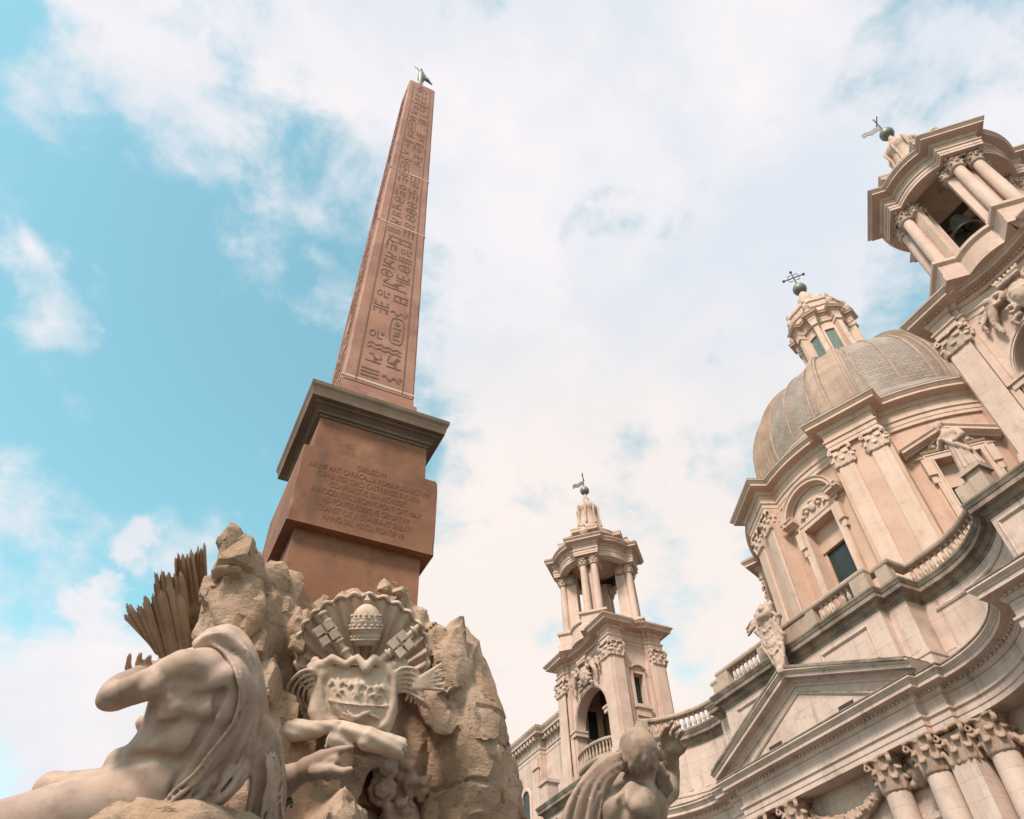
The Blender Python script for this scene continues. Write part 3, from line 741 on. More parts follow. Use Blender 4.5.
def relief_mesh():
    """crowned cartouche with scrolls, ribbons and two cherubs, carved in one piece; y across, z up, faces -x"""
    s = SDF((-.7, -1.9, -1.2), (.35, 1.9, 1.25), .035); rnd = random.Random(11)
    s.ell((0, 0, .0), (.22, .52, .72), k=.05); s.ell((-.12, 0, 0), (.22, .36, .52), k=.03)
    for sy in (-1, 1):
        for q in range(9):
            th = q / 9 * 5.2; r = .26 - .018 * q
            s.ell((-.1, sy * (.62 + r * math.cos(th)), .45 + r * math.sin(th)), (.14, .11, .11), k=.05)
            s.ell((-.08, sy * (.55 + .8 * r * math.cos(th + 1)), -.45 + .8 * r * math.sin(th + 1)), (.13, .09, .09), k=.05)
        s.ell((-.22, sy * 1.0, .55), (.17, .17, .19), k=.05)
        s.chain([(-.1, sy * 1.0, .38), (-.1, sy * 1.15, .0), (-.05, sy * 1.3, -.4), (-.02, sy * 1.25, -.95)], (.2, .17, .13, .07), k=.06)
        s.chain([(-.12, sy * .95, .3), (-.2, sy * .7, .2)], (.1, .08), k=.05)
        for j in range(4): s.chain([(-.02, sy * (1.1 + .1 * j), .5 - .1 * j), (-.06, sy * (1.45 + .06 * j), .55 - .2 * j), (0, sy * (1.7 - .02 * j), .25 - .24 * j)], (.09, .08, .04), k=.03)
        s.chain([(0, sy * .5, -.7), (-.08, sy * .8, -.85), (0, sy * .7, -1.1)], (.1, .09, .05), k=.05)
    for i in range(7):
        a = (i - 3) * .3; s.chain([(-.1, .4 * math.sin(a), .72), (-.22, .55 * math.sin(a), .95), (-.2, .62 * math.sin(a), 1.1)], (.09, .08, .05), k=.03)
    s.chain([(-.2, -.4, .76), (-.28, 0, .70), (-.2, .4, .76)], (.08, .09, .08), k=.03)
    s.warp(lambda p: .02 * fbm(p * 7, 3, 4)); return s
RELIEF = relief_mesh().mesh('relief'); RELIEF.materials.append(MAT['ornament'])
def build_tower(yc, label):
    c = np.array([XC, yc]); W = lambda pts: [(c[0] + x, c[1] + y) for x, y in pts]
    plan = W(tower_plan(conc=.02)); planc = W(tower_plan())
    n = len(plan)
    mb = MB()
    # walls of the arcaded storey: everything but the front and back bays
    ix = [i for i in range(n)]
    fa = [i for i, (x, y) in enumerate(tower_plan(conc=.02)) if abs(y) <= 2.0201 and x < -1.5]
    i0, i1 = fa[0], fa[-1]
    ring = [plan[(i1 + k) % n] for k in range(n - (i1 - i0))] + [plan[i0]]
    ring_u = [(p[0] - c[0], p[1] - c[1]) for p in ring]
    # leave the two side bays open for the small windows
    sd = [k for k, (x, y) in enumerate(ring_u) if abs(x) <= .7501 and abs(abs(y) - 2.9) < .01]
    right = [k for k in sd if ring_u[k][1] < 0]; left = [k for k in sd if ring_u[k][1] > 0]
    for part in (ring[:right[0] + 1], ring[right[-1]:left[0] + 1], ring[left[-1]:]):
        mb.sweep(part, [(-.55, 16.9), (0, 16.9), (0, 23.6), (-.55, 23.6)])
    for sy in (-1, 1):
        yo = yc + sy * 2.9
        for (x0, x1, z0, z1) in ((-.76, -.34, 16.9, 23.6), (.34, .76, 16.9, 23.6), (-.341, .341, 16.9, 20.2), (-.341, .341, 22.0, 23.6)):
            mb.box((XC + x0, min(yo, yo - sy * .5), z0), (XC + x1, max(yo, yo - sy * .5), z1))
    # front arch
    A, ZS = 1.78, 20.25; xf = XC - 1.60
    arcp = [(A * math.cos(math.radians(t)), ZS + A * math.sin(math.radians(t))) for t in range(0, 91, 6)]
    for sg in (-1, 1):
        poly = [(sg * 2.03, 16.9), (sg * A, 16.9)] + [(sg * u, z) for u, z in arcp] + [(0, 23.6), (sg * 2.03, 23.6)]
        mb.prism(poly, (xf, yc, 0), (0, 1, 0), (-1, 0, 0), -.62, 0)
    for t in range(2): mb.sweep(planc, band(16.93, 17.5 - .25 * t, .10 + .08 * t, .3), closed=True)
    tower = mb.build('bell_tower', 'tower', church, label=label)
    # arch trim
    mb = MB()
    full = [(A * math.cos(math.radians(t)), ZS + A * math.sin(math.radians(t))) for t in range(180, -1, -6)]
    mb.plane_sweep([(-A, 17.4)] + full + [(A, 17.4)], [(-.02, .02), (.06, .02), (.06, .08), (.10, .10), (.10, .19), (-.02, .21)], (xf, yc, 0), (0, 1, 0), (-1, 0, 0))
    for sg in (-1, 1):
        mb.box((xf - .20, yc + sg * 1.91 - .30, ZS - .36), (xf + .64, yc + sg * 1.91 + .24 if sg > 0 else yc + sg * 1.91 + .30, ZS - .12))
        mb.box((xf - .26, yc + sg * 1.91 - .34, ZS - .12), (xf + .64, yc + sg * 1.91 + .34, ZS))
    mb.build('archivolt', 'tower', tower)
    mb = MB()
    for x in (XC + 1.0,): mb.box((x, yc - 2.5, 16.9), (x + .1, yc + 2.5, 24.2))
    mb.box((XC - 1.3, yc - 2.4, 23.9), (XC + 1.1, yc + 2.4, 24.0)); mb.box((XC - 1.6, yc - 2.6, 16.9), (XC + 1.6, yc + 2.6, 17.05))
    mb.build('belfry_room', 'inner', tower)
    # balcony in the arch
    mb = MB(); ap = [(xf + .25 - .75 * math.cos(math.radians(t)), yc + 1.8 * math.sin(math.radians(t))) for t in range(75, -76, -10)]
    mb.sweep(ap, [(-.1, 17.5), (.1, 17.5), (.16, 17.6), (.16, 17.75), (-.1, 17.75)]); mb.sweep(ap, [(-.1, 18.45), (.1, 18.45), (.13, 18.52), (.1, 18.62), (-.1, 18.62)])
    for q in ap: mb.lathe([(.02, 17.74), (.06, 17.76), (.08, 17.95), (.04, 18.2), (.07, 18.4), (.05, 18.46)], 8, q)
    mb.build('balcony', 'ledge', tower)
    # side windows
    for sy in (-1, 1):
        yo = yc + sy * 2.9; mb = MB()
        mb.plane_sweep([(-.34, 20.2), (.34, 20.2), (.34, 22.0), (-.34, 22.0)], [(-.02, 0), (-.02, -.14), (.07, -.14), (.07, -.02), (.04, 0)], (XC, yo, 0), (1, 0, 0), (0, sy, 0), closed=True)
        mb.box((XC - .55, yo - .14 * (sy > 0) * 0 - .02 if sy > 0 else yo - .22, 19.9), (XC + .55, yo + .22 if sy > 0 else yo + .02, 20.05))
        mb.box((XC - .45, yo - .02 if sy > 0 else yo - .12, 19.45), (XC + .45, yo + .12 if sy > 0 else yo + .02, 19.9))
        mb.plane_sweep([(.55, 22.3), (.3, 22.5), (0, 22.57), (-.3, 22.5), (-.55, 22.3)], [(-.02, 0), (.16, 0), (.2, .06), (-.02, .12)], (XC, yo, 0), (1, 0, 0), (0, sy, 0))
        mb.build('side_window', 'tower', tower)
        mb = MB(); mb.box((XC - .36, yo - sy * .42 - .02, 20.15), (XC + .36, yo - sy * .42 + .02, 22.05)); mb.build('window_pane', 'glass', tower)
    # pilasters with capitals: two at every corner
    def pil(x, y, nx, ny, w):
        cx, cy = c[0] + x, c[1] + y; rz = math.atan2(ny, nx); m2 = MB()
        t = (-ny, nx, 0)
        m2.obox((cx, cy, 20.15), (nx, ny, 0), t, (0, 0, 1), .07, w / 2, 2.62)
        m2.obox((cx, cy, 17.52), (nx, ny, 0), t, (0, 0, 1), .13, w / 2 + .06, .18)
        m2.build('pilaster', 'tower', tower)
        capital(CAP_L, tower, (cx - nx * .10, cy - ny * .10, 22.72), rz, w * .98, .93, .42)
    for sy in (-1, 1):
        for sx in (-1, 1):
            pil(sx * 1.9, sy * 2.72, sx, 0, .90)
            pil(sx * 1.46, sy * 3.2, 0, sy, .72)
    # entablature, concave between the piers
    mb = MB(); mb.sweep(planc, ent(23.6, 25.1, .66, .5), closed=True); dentils(mb, planc, .14, 24.66, 24.74, .10, .19, .10, closed=True)
    mb.box((XC - 1.5, yc - 2.8, 24.5), (XC + 1.5, yc + 2.8, 25.08))
    mb.build('entablature', 'tower', tower)
    mb = MB(); mb.sweep(planc, [(-.6, 25.08), (.6, 25.09), (.63, 25.12), (.55, 25.16), (-.6, 25.22)], closed=True); mb.build('cornice_flashing', 'ledge', tower)
    o = bpy.data.objects.new('relief', RELIEF); place(o, (xf - .16, yc, 22.95), 0, (1.0, 1.0, .92), tower)
    # upper storey: round plan, a pier with two columns on each diagonal
    R, RP, HW = 1.95, 2.45, .80
    def round_plan(R, RP, HW):
        q = []
        for k in range(4):
            a = math.radians(45 + 90 * k); e = np.array([math.cos(a), math.sin(a)]); t = np.array([-e[1], e[0]])
            q += [tuple(e * math.sqrt(max(R * R - HW * HW, 0)) - t * HW), tuple(e * RP - t * HW), tuple(e * RP + t * HW), tuple(e * math.sqrt(max(R * R - HW * HW, 0)) + t * HW)]
            d = math.degrees(math.asin(HW / R)); q += arc(0, 0, R, 45 + 90 * k + d, 135 + 90 * k - d, 12)[1:-1]
        return W(q)
    mb = MB(); rp = round_plan(2.1, 2.76, .80)
    mb.sweep(rp, [(-.9, 25.0), (0.12, 25.0), (.12, 25.35), (.04, 25.45), (.0, 25.5), (0, 26.05), (.06, 26.1), (.12, 26.15), (.12, 26.3), (-.9, 26.3)], closed=True)
    mb.lathe([(.01, 25.9), (1.8, 25.9), (1.8, 26.0), (.01, 26.0)], 24, tuple(c))
    mb.build('upper_plinth', 'tower', tower)
    mb = MB()
    for k in range(4):
        a = math.radians(45 + 90 * k); e = np.array([math.cos(a), math.sin(a), 0]); t = np.array([-e[1], e[0], 0])
        p0 = np.array([c[0], c[1], 28.45]) + e * 1.72
        mb.obox(p0, e, t, (0, 0, 1), .34, .46, 2.2)
    mb.build('upper_pier', 'tower', tower)
    m3 = MB().lathe(shaft_prof(.255, 26.3, 29.95), 20).mesh('upper_column', angle=40); m3.materials.append(MAT['tower'])
    for k in range(4):
        a = math.radians(45 + 90 * k); e = np.array([math.cos(a), math.sin(a)]); t = np.array([-e[1], e[0]])
        for sg in (-1, 1):
            p = c + e * 2.30 + t * sg * .37
            place(bpy.data.objects.new('upper_column', m3), (p[0], p[1], 0), 0, parent=tower)
            capital(CAP_LR, tower, (p[0], p[1], 29.95), a, .50, .66)
            p2 = c + e * 1.74 + t * sg * .44
            capital(CAP_L, tower, (p2[0], p2[1], 29.95), a + sg * math.pi / 2, .40, .66)
    for k in range(4 if yc < YC else 0):                                  # the near belfry has flat pilasters beside its openings
        for sg in (-1, 1):
            a = math.radians(90 * k + sg * 27.5); e = np.array([math.cos(a), math.sin(a), 0]); t = np.array([-e[1], e[0], 0]); m2 = MB()
            p0 = np.array([c[0], c[1], 0]) + e * 1.98
            m2.obox(p0 + [0, 0, 28.2], e, t, (0, 0, 1), .12, .21, 1.95); m2.obox(p0 + [0, 0, 26.4], e, t, (0, 0, 1), .16, .26, .12)
            m2.build('upper_pilaster', 'tower', tower); capital(CAP_L, tower, tuple(p0 + e * .06 + np.array([0, 0, 29.95])), a, .42, .66, .34)
    ep = round_plan(2.5, 2.80, .84)
    mb = MB(); mb.sweep(ep, ent(30.55, 31.8, .52, .55), closed=True)
    mb.lathe([(.01, 31.2), (1.7, 31.2), (1.7, 31.3), (.01, 31.3)], 24, tuple(c))
    mb.build('upper_entablature', 'tower', tower)
    mb = MB(); mb.sweep(ep, [(-.6, 31.79), (.47, 31.8), (.50, 31.83), (.4, 31.87), (-.6, 31.95)], closed=True); mb.build('upper_flashing', 'ledge', tower)
    # small attic ring with bowed cornice, then the bell-shaped cap
    mb = MB(); mb.sweep(round_plan(1.62, 1.92, .6), [(-.8, 31.8), (0, 31.8), (0, 32.7), (.06, 32.75), (.12, 32.85), (.34, 32.9), (.36, 33.05), (.40, 33.15), (.40, 33.22), (-.8, 33.3)], closed=True)
    mb.lathe([(1.55, 33.2), (1.5, 33.45), (1.3, 33.5), (.01, 33.6)], 24, tuple(c))
    mb.build('crown_ring', 'tower', tower)
    mb = MB()
    def flute(a, r, z): return r * (1 + .06 * abs(math.sin(4 * a)) * (1 if 33.6 < z < 36.0 else .3))
    mb.lathe([(1.25, 33.45), (1.28, 33.6), (1.10, 33.85), (.92, 34.3), (.78, 34.9), (.68, 35.5), (.60, 36.0), (.66, 36.1), (.74, 36.3), (.70, 36.55), (.50, 36.8), (.34, 37.0), (.24, 37.2), (.26, 37.35), (.16, 37.45), (.10, 37.9), (.001, 37.95)], 32, tuple(c), fn=flute)
    for k in range(8):
        a = k * math.pi / 4; e = np.array([math.cos(a), math.sin(a), 0])
        q = np.array([c[0], c[1], 0]); mb.tube([q + e * .9 + [0, 0, 34.6], q + e * .76 + [0, 0, 35.6], q + e * .82 + [0, 0, 36.3], q + e * .72 + [0, 0, 36.65]], [.09, .07, .09, .04], 6)
    mb.build('spire_cap', 'ornament', tower, angle=50)
    mb = MB().ball((c[0], c[1], 38.25), .36, 18); mb.build('spire_ball', 'verdigris', tower, smooth=True)
    mb = MB(); q = np.array([c[0], c[1], 0.])
    mb.tube([q + [0, 0, 38.5], q + [0, 0, 40.1]], .035, 6); mb.tube([q + [-.28, -.28, 39.6], q + [.28, .28, 39.6]], .03, 6)
    d = np.array([.55, -.83, 0]); n_ = np.array([.83, .55, 0])
    pts = [(0, 0), (.25, .06), (.5, -.05), (.75, .08), (.95, .0), (.95, .36), (.75, .45), (.5, .33), (.25, .44), (0, .38)]
    mb.prism([(-u, z) for u, z in pts], q + [0, 0, 38.85], d, n_, -.015, .015)
    mb.build('weathervane', 'iron', tower)
    fin = MB().lathe([(.001, 31.85), (.24, 31.85), (.24, 32.1), (.12, 32.18), (.12, 32.25), (.27, 32.45), (.30, 32.6), (.22, 32.85), (.10, 33.0), (.15, 33.1), (.05, 33.3), (.001, 33.35)], 16).mesh('finial', angle=50); fin.materials.append(MAT['ornament'])
    for k in range(4):
        a = math.radians(45 + 90 * k); p = c + 2.5 * np.array([math.cos(a), math.sin(a)]); place(bpy.data.objects.new('finial', fin), (p[0], p[1], 0), 0, parent=tower)
    return tower
tower_near = build_tower(YT[0], 'near bell tower, cut off by the right edge, with a bronze bell in its open top')
tower_far = build_tower(YT[1], 'far bell tower standing alone at the left end, seen whole')

# bell hanging in the near tower
BZ = 1.45
bell = thing('bell', (XC - .2, YT[0] + .3, 27.2 + BZ), 'dark bronze bell hanging in the open top of the near bell tower', 'bell')
q = np.array([XC - .2, YT[0] + .3])
MB().lathe([(r, z + BZ) for r, z in [(.001, 28.45), (.12, 28.45), (.26, 28.38), (.34, 28.2), (.40, 27.8), (.50, 27.45), (.66, 27.2), (.66, 27.14), (.58, 27.2), (.3, 28.2), (.001, 28.3)]], 28, tuple(q)).build('bell_body', 'verdigris', bell, smooth=True)
mb = MB(); mb.tube([(q[0], q[1], 28.3 + BZ), (q[0], q[1], 27.3 + BZ)], .04, 8); mb.ball((q[0], q[1], 27.2 + BZ), .12, 12); mb.build('clapper', 'iron', bell)
mb = MB(); mb.box((q[0] - .14, q[1] - 1.75, 28.45 + BZ), (q[0] + .14, q[1] + 1.5, 28.72 + BZ)); mb.build('headstock', 'timber', bell)

# ------------------------------------------------------------------ drum, dome and lantern
def pol(a, r): a = math.radians(a); return (XD - r * math.cos(a), YC + r * math.sin(a))
def polv(a): a = math.radians(a); return np.array([-math.cos(a), math.sin(a), 0.0]), np.array([math.sin(a), math.cos(a), 0.0])
PHI = 1.5
PIER = [PHI + 22.5 + 45 * k for k in range(8)]; WIN = [PHI + 45 * k for k in range(8)]
def drum_path(R, RP, HW, n=10):
    q = []
    for k in range(8):
        a = PIER[-k - 1]; e, t = polv(a)
        e2, t2 = e[:2], t[:2]; cc = np.array([XD, YC]); rr = math.sqrt(R * R - HW * HW)
        q += [tuple(cc + e2 * rr + t2 * HW), tuple(cc + e2 * RP + t2 * HW), tuple(cc + e2 * RP - t2 * HW), tuple(cc + e2 * rr - t2 * HW)]
        d = math.degrees(math.asin(HW / R)); a0, a1 = a - d, a - 45 + d
        q += [pol(a0 + (a1 - a0) * i / n, R) for i in range(1, n)]
    return q
mb = MB()
WZ0, WZ1, WHW = 20.2, 25.75, 1.05
for k in range(8):
    hw = math.degrees(math.asin(WHW / 9.6)); a = WIN[k]
    def ringseg(a0, a1, z0, z1):
        n = max(2, int(abs(a1 - a0) / 2.5)); pts = [pol(a0 + (a1 - a0) * i / n, 9.7) for i in range(n + 1)]
        mb.sweep(pts[::-1], [(-.9, z0), (0, z0), (0, z1), (-.9, z1)])
    ringseg(a - 22.5, a - hw, 17.0, 28.3); ringseg(a + hw, a + 22.5, 17.0, 28.3); ringseg(a - hw, a + hw, 17.0, WZ0); ringseg(a - hw, a + hw, WZ1, 28.3)
for a in PIER:
    e, t = polv(a); mb.obox(np.array([XD, YC, 22.65]) + e * 9.9, e, t, (0, 0, 1), .52, 1.52, 5.66)
    mb.obox(np.array([XD, YC, 17.8]) + e * 10.0, e, t, (0, 0, 1), .72, 1.50, .85)
drum = mb.build('drum', 'drum', church)
for a in PIER:
    e, t = polv(a)
    for sg in (-1, 1):
        p = np.array([XD, YC, 0]) + e * 10.44 + t * sg * .90; m2 = MB()
        m2.obox(p + [0, 0, 22.9], e, t, (0, 0, 1), .09, .43, 4.22); m2.obox(p + [0, 0, 18.9], e, t, (0, 0, 1), .16, .50, .22)
        m2.build('pilaster', 'drum_trim', drum)
        capital(CAP_D, drum, tuple(p - e * .12 + np.array([0, 0, 27.1])), math.atan2(e[1], e[0]), .86, 1.2, .5)
dp = drum_path(9.82, 10.62, 1.40)
mb = MB(); mb.sweep(dp, ent(28.25, 30.2, .72, .8), closed=True); mb.build('entablature', 'drum_trim', drum)
mb = MB(); mb.sweep(dp, [(-1.6, 30.18), (.66, 30.19), (.70, 30.23), (.62, 30.28), (-1.6, 30.5)], closed=True); mb.build('cornice_flashing', 'ledge', drum)
for k, a in enumerate(WIN):
    e, t = polv(a); org = np.array([XD, YC, 0]) + e * 9.64; mb = MB()
    mb.plane_sweep([(-WHW, WZ0), (-WHW, WZ1), (WHW, WZ1), (WHW, WZ0)], [(-.12, .0), (-.12, .42), (.14, .42), (.14, .34), (.10, .30), (.10, .12), (.16, .08), (.16, .02), (.05, 0)], org, t, e)
    for sg in (-1, 1): mb.obox(org + t * sg * 1.48 + np.array([0, 0, 25.35]) + e * .02, e, t, (0, 0, 1), .22, .20, .5); mb.obox(org + t * sg * 1.48 + np.array([0, 0, 24.65]) + e * .02, e, t, (0, 0, 1), .13, .13, .25)
    pprof = [(-.15, 0), (.14, 0), (.18, .08), (.26, .10), (.50, .14), (.50, .26), (.58, .36), (.58, .40), (-.15, .42)]
    if k % 2 == 0:
        path = [(-1.95, 26.35)] + [(1.62 * math.cos(math.radians(t_)), 26.50 + 1.35 * math.sin(math.radians(t_))) for t_ in range(180, -1, -10)] + [(1.95, 26.35)]
        mb.plane_sweep(path[1:-1], pprof, org, t, e)
        mb.prism([(1.7 * math.cos(math.radians(t_)), 26.20 + 1.6 * math.sin(math.radians(t_))) for t_ in range(0, 181, 12)], org, t, e, -.1, .06)
        for sg in (-1, 1): mb.plane_sweep([(sg * 2.2, 26.40), (sg * 1.3, 26.40)][::sg and -1 if sg > 0 else 1], pprof, org, t, e)
    else:
        mb.plane_sweep([(-2.25, 26.2), (0, 27.15), (2.25, 26.2)], pprof, org, t, e)
        mb.prism([(-1.9, 26.05), (1.9, 26.05), (0, 27.1)], org, t, e, -.1, .06)
        mb.plane_sweep([(-1.5, 26.22), (1.5, 26.22)], [(-.1, 0), (.16, 0), (.22, .1), (-.1, .14)], org, t, e)
    mb.build('window_frame', 'drum_trim', drum)
    if k in (0, 7, 1):
        s = SDF((-.4, -1.3, -.6), (.3, 1.3, .7), .03)
        s.ell((0, 0, 0), (.16, .26, .30), k=.04)
        for sy in (-1, 1):
            s.chain([(0, sy * .25, .12), (-.05, sy * .6, .22), (0, sy * .95, -.08), (0, sy * 1.12, -.3)], (.13, .11, .10, .05), k=.05); s.ell((-.04, sy * .5, -.08), (.12, .14, .12), k=.05); s.ell((-.04, sy * .85, -.22), (.1, .12, .1), k=.05)
        s.ell((-.05, 0, .34), (.14, .2, .12), k=.04)
        me = s.mesh('tympanum_relief'); me.materials.append(MAT['drum_trim'])
        place(bpy.data.objects.new('tympanum_relief', me), tuple(org + e * .08 + np.array([0, 0, 26.75])), -math.radians(a), (1, .95, 1), drum)
    mb = MB(); po = np.array([XD, YC, 0]) + e * 8.95
    mb.obox(po + [0, 0, 23.0], e, t, (0, 0, 1), .03, 1.2, 3.0); mb.build('window_pane', 'glass', drum)
    mb = MB(); po = po + e * .06
    for u in (-.95, .95): mb.obox(po + t * u + [0, 0, 22.4], e, t, (0, 0, 1), .07, .12, 2.6)
    mb.obox(po + [0, 0, 25.2], e, t, (0, 0, 1), .16, 1.1, .85)
    mb.build('window_casing', 'drum', drum)
# dome shell
DR, DZ = 8.8, 32.7
prof = [(9.75, 30.3), (9.75, 30.75), (9.45, 30.9), (9.3, 31.4)] + [(DR * math.cos(math.radians(t)) + .02, DZ + DR * 1.0 * math.sin(math.radians(t))) for t in np.linspace(-4, 74.5, 26)]
NL = 96; mb = MB(); mb.lathe(prof, NL, (XD, YC))
me = mb.mesh('dome', angle=30)
uvl = me.uv_layers.new(name='uv'); kk = len(prof); arcl = [0.0]
for a_, b_ in zip(prof[:-1], prof[1:]): arcl.append(arcl[-1] + math.hypot(b_[0] - a_[0], b_[1] - a_[1]))
for poly in me.polygons:
    ii = [me.loops[l].vertex_index for l in poly.loop_indices]; cols = [v // kk for v in ii]; wrap = max(cols) - min(cols) > 1
    for l, v in zip(poly.loop_indices, ii):
        cidx = v // kk
        if wrap and cidx == 0: cidx = NL
        uvl.data[l].uv = (cidx / NL * 2 * math.pi * 8.9, arcl[v % kk])
me.materials.append(MAT['dome']); dome = bpy.data.objects.new('dome', me); place(dome, parent=church)
for a in PIER:
    e, t = polv(a); mb = MB(); th = np.linspace(-14, 74, 24); ctr = np.array([XD, YC, DZ])
    def strip(off, hw, h):
        vs = []; ring = []
        for q in th:
            q = math.radians(q); rr = DR * math.cos(q); f = (max(rr, 0) / DR) ** .62
            nrm = e * math.cos(q) + np.array([0, 0, 1]) * math.sin(q); b = ctr + nrm * DR
            l, r_ = off * f - hw * f, off * f + hw * f
            for u, hh in ((l, -.25), (l, h), (r_, h), (r_, -.25)): vs.append(b + t * u + nrm * hh)
        fs = []
        for i in range(len(th) - 1):
            for j in range(3): fs.append((i * 4 + j, i * 4 + j + 1, i * 4 + 5 + j, i * 4 + 4 + j))
        fs += [(0, 1, 2, 3), tuple(len(vs) - 4 + j for j in (3, 2, 1, 0))]
        mb.add(vs, fs)
    strip(0, 1.25, .10); strip(-.80, .30, .26); strip(.80, .30, .26); strip(-.80, .12, .34); strip(.80, .12, .34)
    mb.build('rib', 'dome_rib', dome)
for k in range(8):                                                       # standing seams between the ribs
    for f_ in (-.26, 0, .26):
        a = WIN[k] + f_ * 45; e, t = polv(a); mb = MB(); q_ = [math.radians(v) for v in np.linspace(-10, 73, 20)]
        mb.tube([np.array([XD, YC, DZ]) + (e * math.cos(v) + np.array([0, 0, 1]) * math.sin(v)) * (DR + .03) for v in q_], [.085] * 20, 5)
        mb.build('seam', 'dome_rib', dome)
# lantern
lz = 41.3
mb = MB(); mb.lathe([(.01, lz - .2), (2.75, lz - .2), (2.75, lz + .15), (2.6, lz + .25), (2.5, lz + .6), (2.62, lz + .7), (2.62, lz + .85), (1.9, lz + .9)], 32, (XD, YC))
LW = [PHI + 45 * k for k in range(8)]
for k in range(8):
    for (z0, z1, da) in ((lz + .85, lz + 5.4, 0),):
        a = PIER[k]; pts = [pol(a + s_, 1.78) for s_ in np.linspace(11, -11, 5)]; mb.sweep(pts, [(-.4, z0), (0, z0), (0, z1), (-.4, z1)])
    pts = [pol(LW[k] + s_, 1.78) for s_ in np.linspace(11.6, -11.6, 5)]
    mb.sweep(pts, [(-.4, z1 - .95), (0, z1 - .95), (0, z1), (-.4, z1)]); mb.sweep(pts, [(-.4, z0), (0, z0), (0, z0 + .5), (-.4, z0 + .5)])
lantern = mb.build('lantern', 'drum_trim', church)
mb = MB()
for k in range(8):
    e, t = polv(LW[k]); po = np.array([XD, YC, 0]) + e * 1.62; 
    mb.prism([(-.36, lz + 1.3), (.36, lz + 1.3), (.36, lz + 4.1)] + [(.36 * math.cos(math.radians(q)), lz + 4.1 + .36 * math.sin(math.radians(q))) for q in range(15, 180, 15)] + [(-.36, lz + 4.1)], po, t, e, -.03, .03)
    if k == 0: base = mb
    mb.build('lantern_window', 'glass_green', lantern); mb = MB()
for k in range(8):
    e, t = polv(PIER[k]); q = np.array([XD, YC, 0]); mb = MB()
    mb.obox(q + e * 2.0 + [0, 0, lz + 3.2], e, t, (0, 0, 1), .28, .19, 2.2)
    mb.prism([(1.8, lz + .85), (2.75, lz + .85), (2.62, lz + 1.3), (2.4, lz + 1.7), (2.3, lz + 2.6), (1.8, lz + 2.6)], q, e, t, -.17, .17)
    mb.obox(q + e * 2.1 + [0, 0, lz + 5.1], e, t, (0, 0, 1), .30, .25, .22)
    mb.build('buttress', 'drum_trim', lantern)
lp = []
for k in range(8):
    a = PIER[-k - 1]; e, t = polv(a); cc = np.array([XD, YC]); e2, t2 = e[:2], t[:2]
    lp += [tuple(cc + e2 * 1.9 + t2 * .3), tuple(cc + e2 * 2.35 + t2 * .3), tuple(cc + e2 * 2.35 - t2 * .3), tuple(cc + e2 * 1.9 - t2 * .3)]
    lp += [pol(a - 9.5 - 26 * i / 4, 1.92) for i in range(5)]
mb = MB(); mb.sweep(lp, ent(lz + 5.3, lz + 6.3, .36, .5), closed=True); mb.build('lantern_cornice', 'drum_trim', lantern)
mb = MB(); mb.lathe([(2.1, lz + 6.2), (2.05, lz + 6.9), (2.15, lz + 7.0), (2.15, lz + 7.5), (2.25, lz + 7.6), (2.25, lz + 7.8), (1.95, lz + 7.9), (1.8, lz + 8.4), (1.4, lz + 9.0), (.95, lz + 9.5), (.62, lz + 9.9), (.70, lz + 10.15), (.66, lz + 10.5), (.42, lz + 10.7), (.36, lz + 11.2), (.2, lz + 11.5)], 32, (XD, YC), fn=lambda a, r, z: r * (1 + .05 * abs(math.sin(4 * (a)))))
for a in PIER:
    e, t = polv(a); q = np.array([XD, YC, 0]); mb.tube([q + e * 2.0 + [0, 0, lz + 7.8], q + e * 1.7 + [0, 0, lz + 8.7], q + e * 1.1 + [0, 0, lz + 9.4], q + e * .8 + [0, 0, lz + 9.9]], [.2, .16, .13, .1], 6)
mb.build('lantern_cap', 'drum_trim', lantern, angle=40)
fin = MB().lathe([(.001, 0), (.2, 0), (.2, .3), (.1, .36), (.22, .6), (.16, .8), (.05, 1.0), (.12, 1.15), (.03, 1.5), (.001, 1.6)], 12).mesh('finial', angle=50); fin.materials.append(MAT['ornament'])
for a in PIER:
    p = pol(a, 2.35); place(bpy.data.objects.new('finial', fin), (p[0], p[1], lz + 6.25), 0, (1.3, 1.3, 1.35), lantern)
MB().ball((XD, YC, lz + 12.1), .58, 20).build('ball', 'verdigris', lantern, smooth=True)
mb = MB(); q = np.array([XD, YC, lz + 12.6]); d = np.array([.62, -.78, 0])
mb.tube([q, q + [0, 0, 2.0]], .06, 6); mb.tube([q + d * -.75 + [0, 0, 1.25], q + d * .75 + [0, 0, 1.25]], .06, 6)
for cpt in (q + [0, 0, 2.1], q + d * .85 + [0, 0, 1.25], q - d * .85 + [0, 0, 1.25]): mb.ball(cpt, .13, 8)
for s1 in (-1, 1):
    for s2 in (-1, 1): mb.tube([q + d * s1 * .12 + [0, 0, 1.25 + s2 * .4], q + d * s1 * .4 + [0, 0, 1.25 + s2 * .42], q + d * s1 * .45 + [0, 0, 1.25 + s2 * .1]], .035, 5)
mb.build('cross', 'iron', lantern)

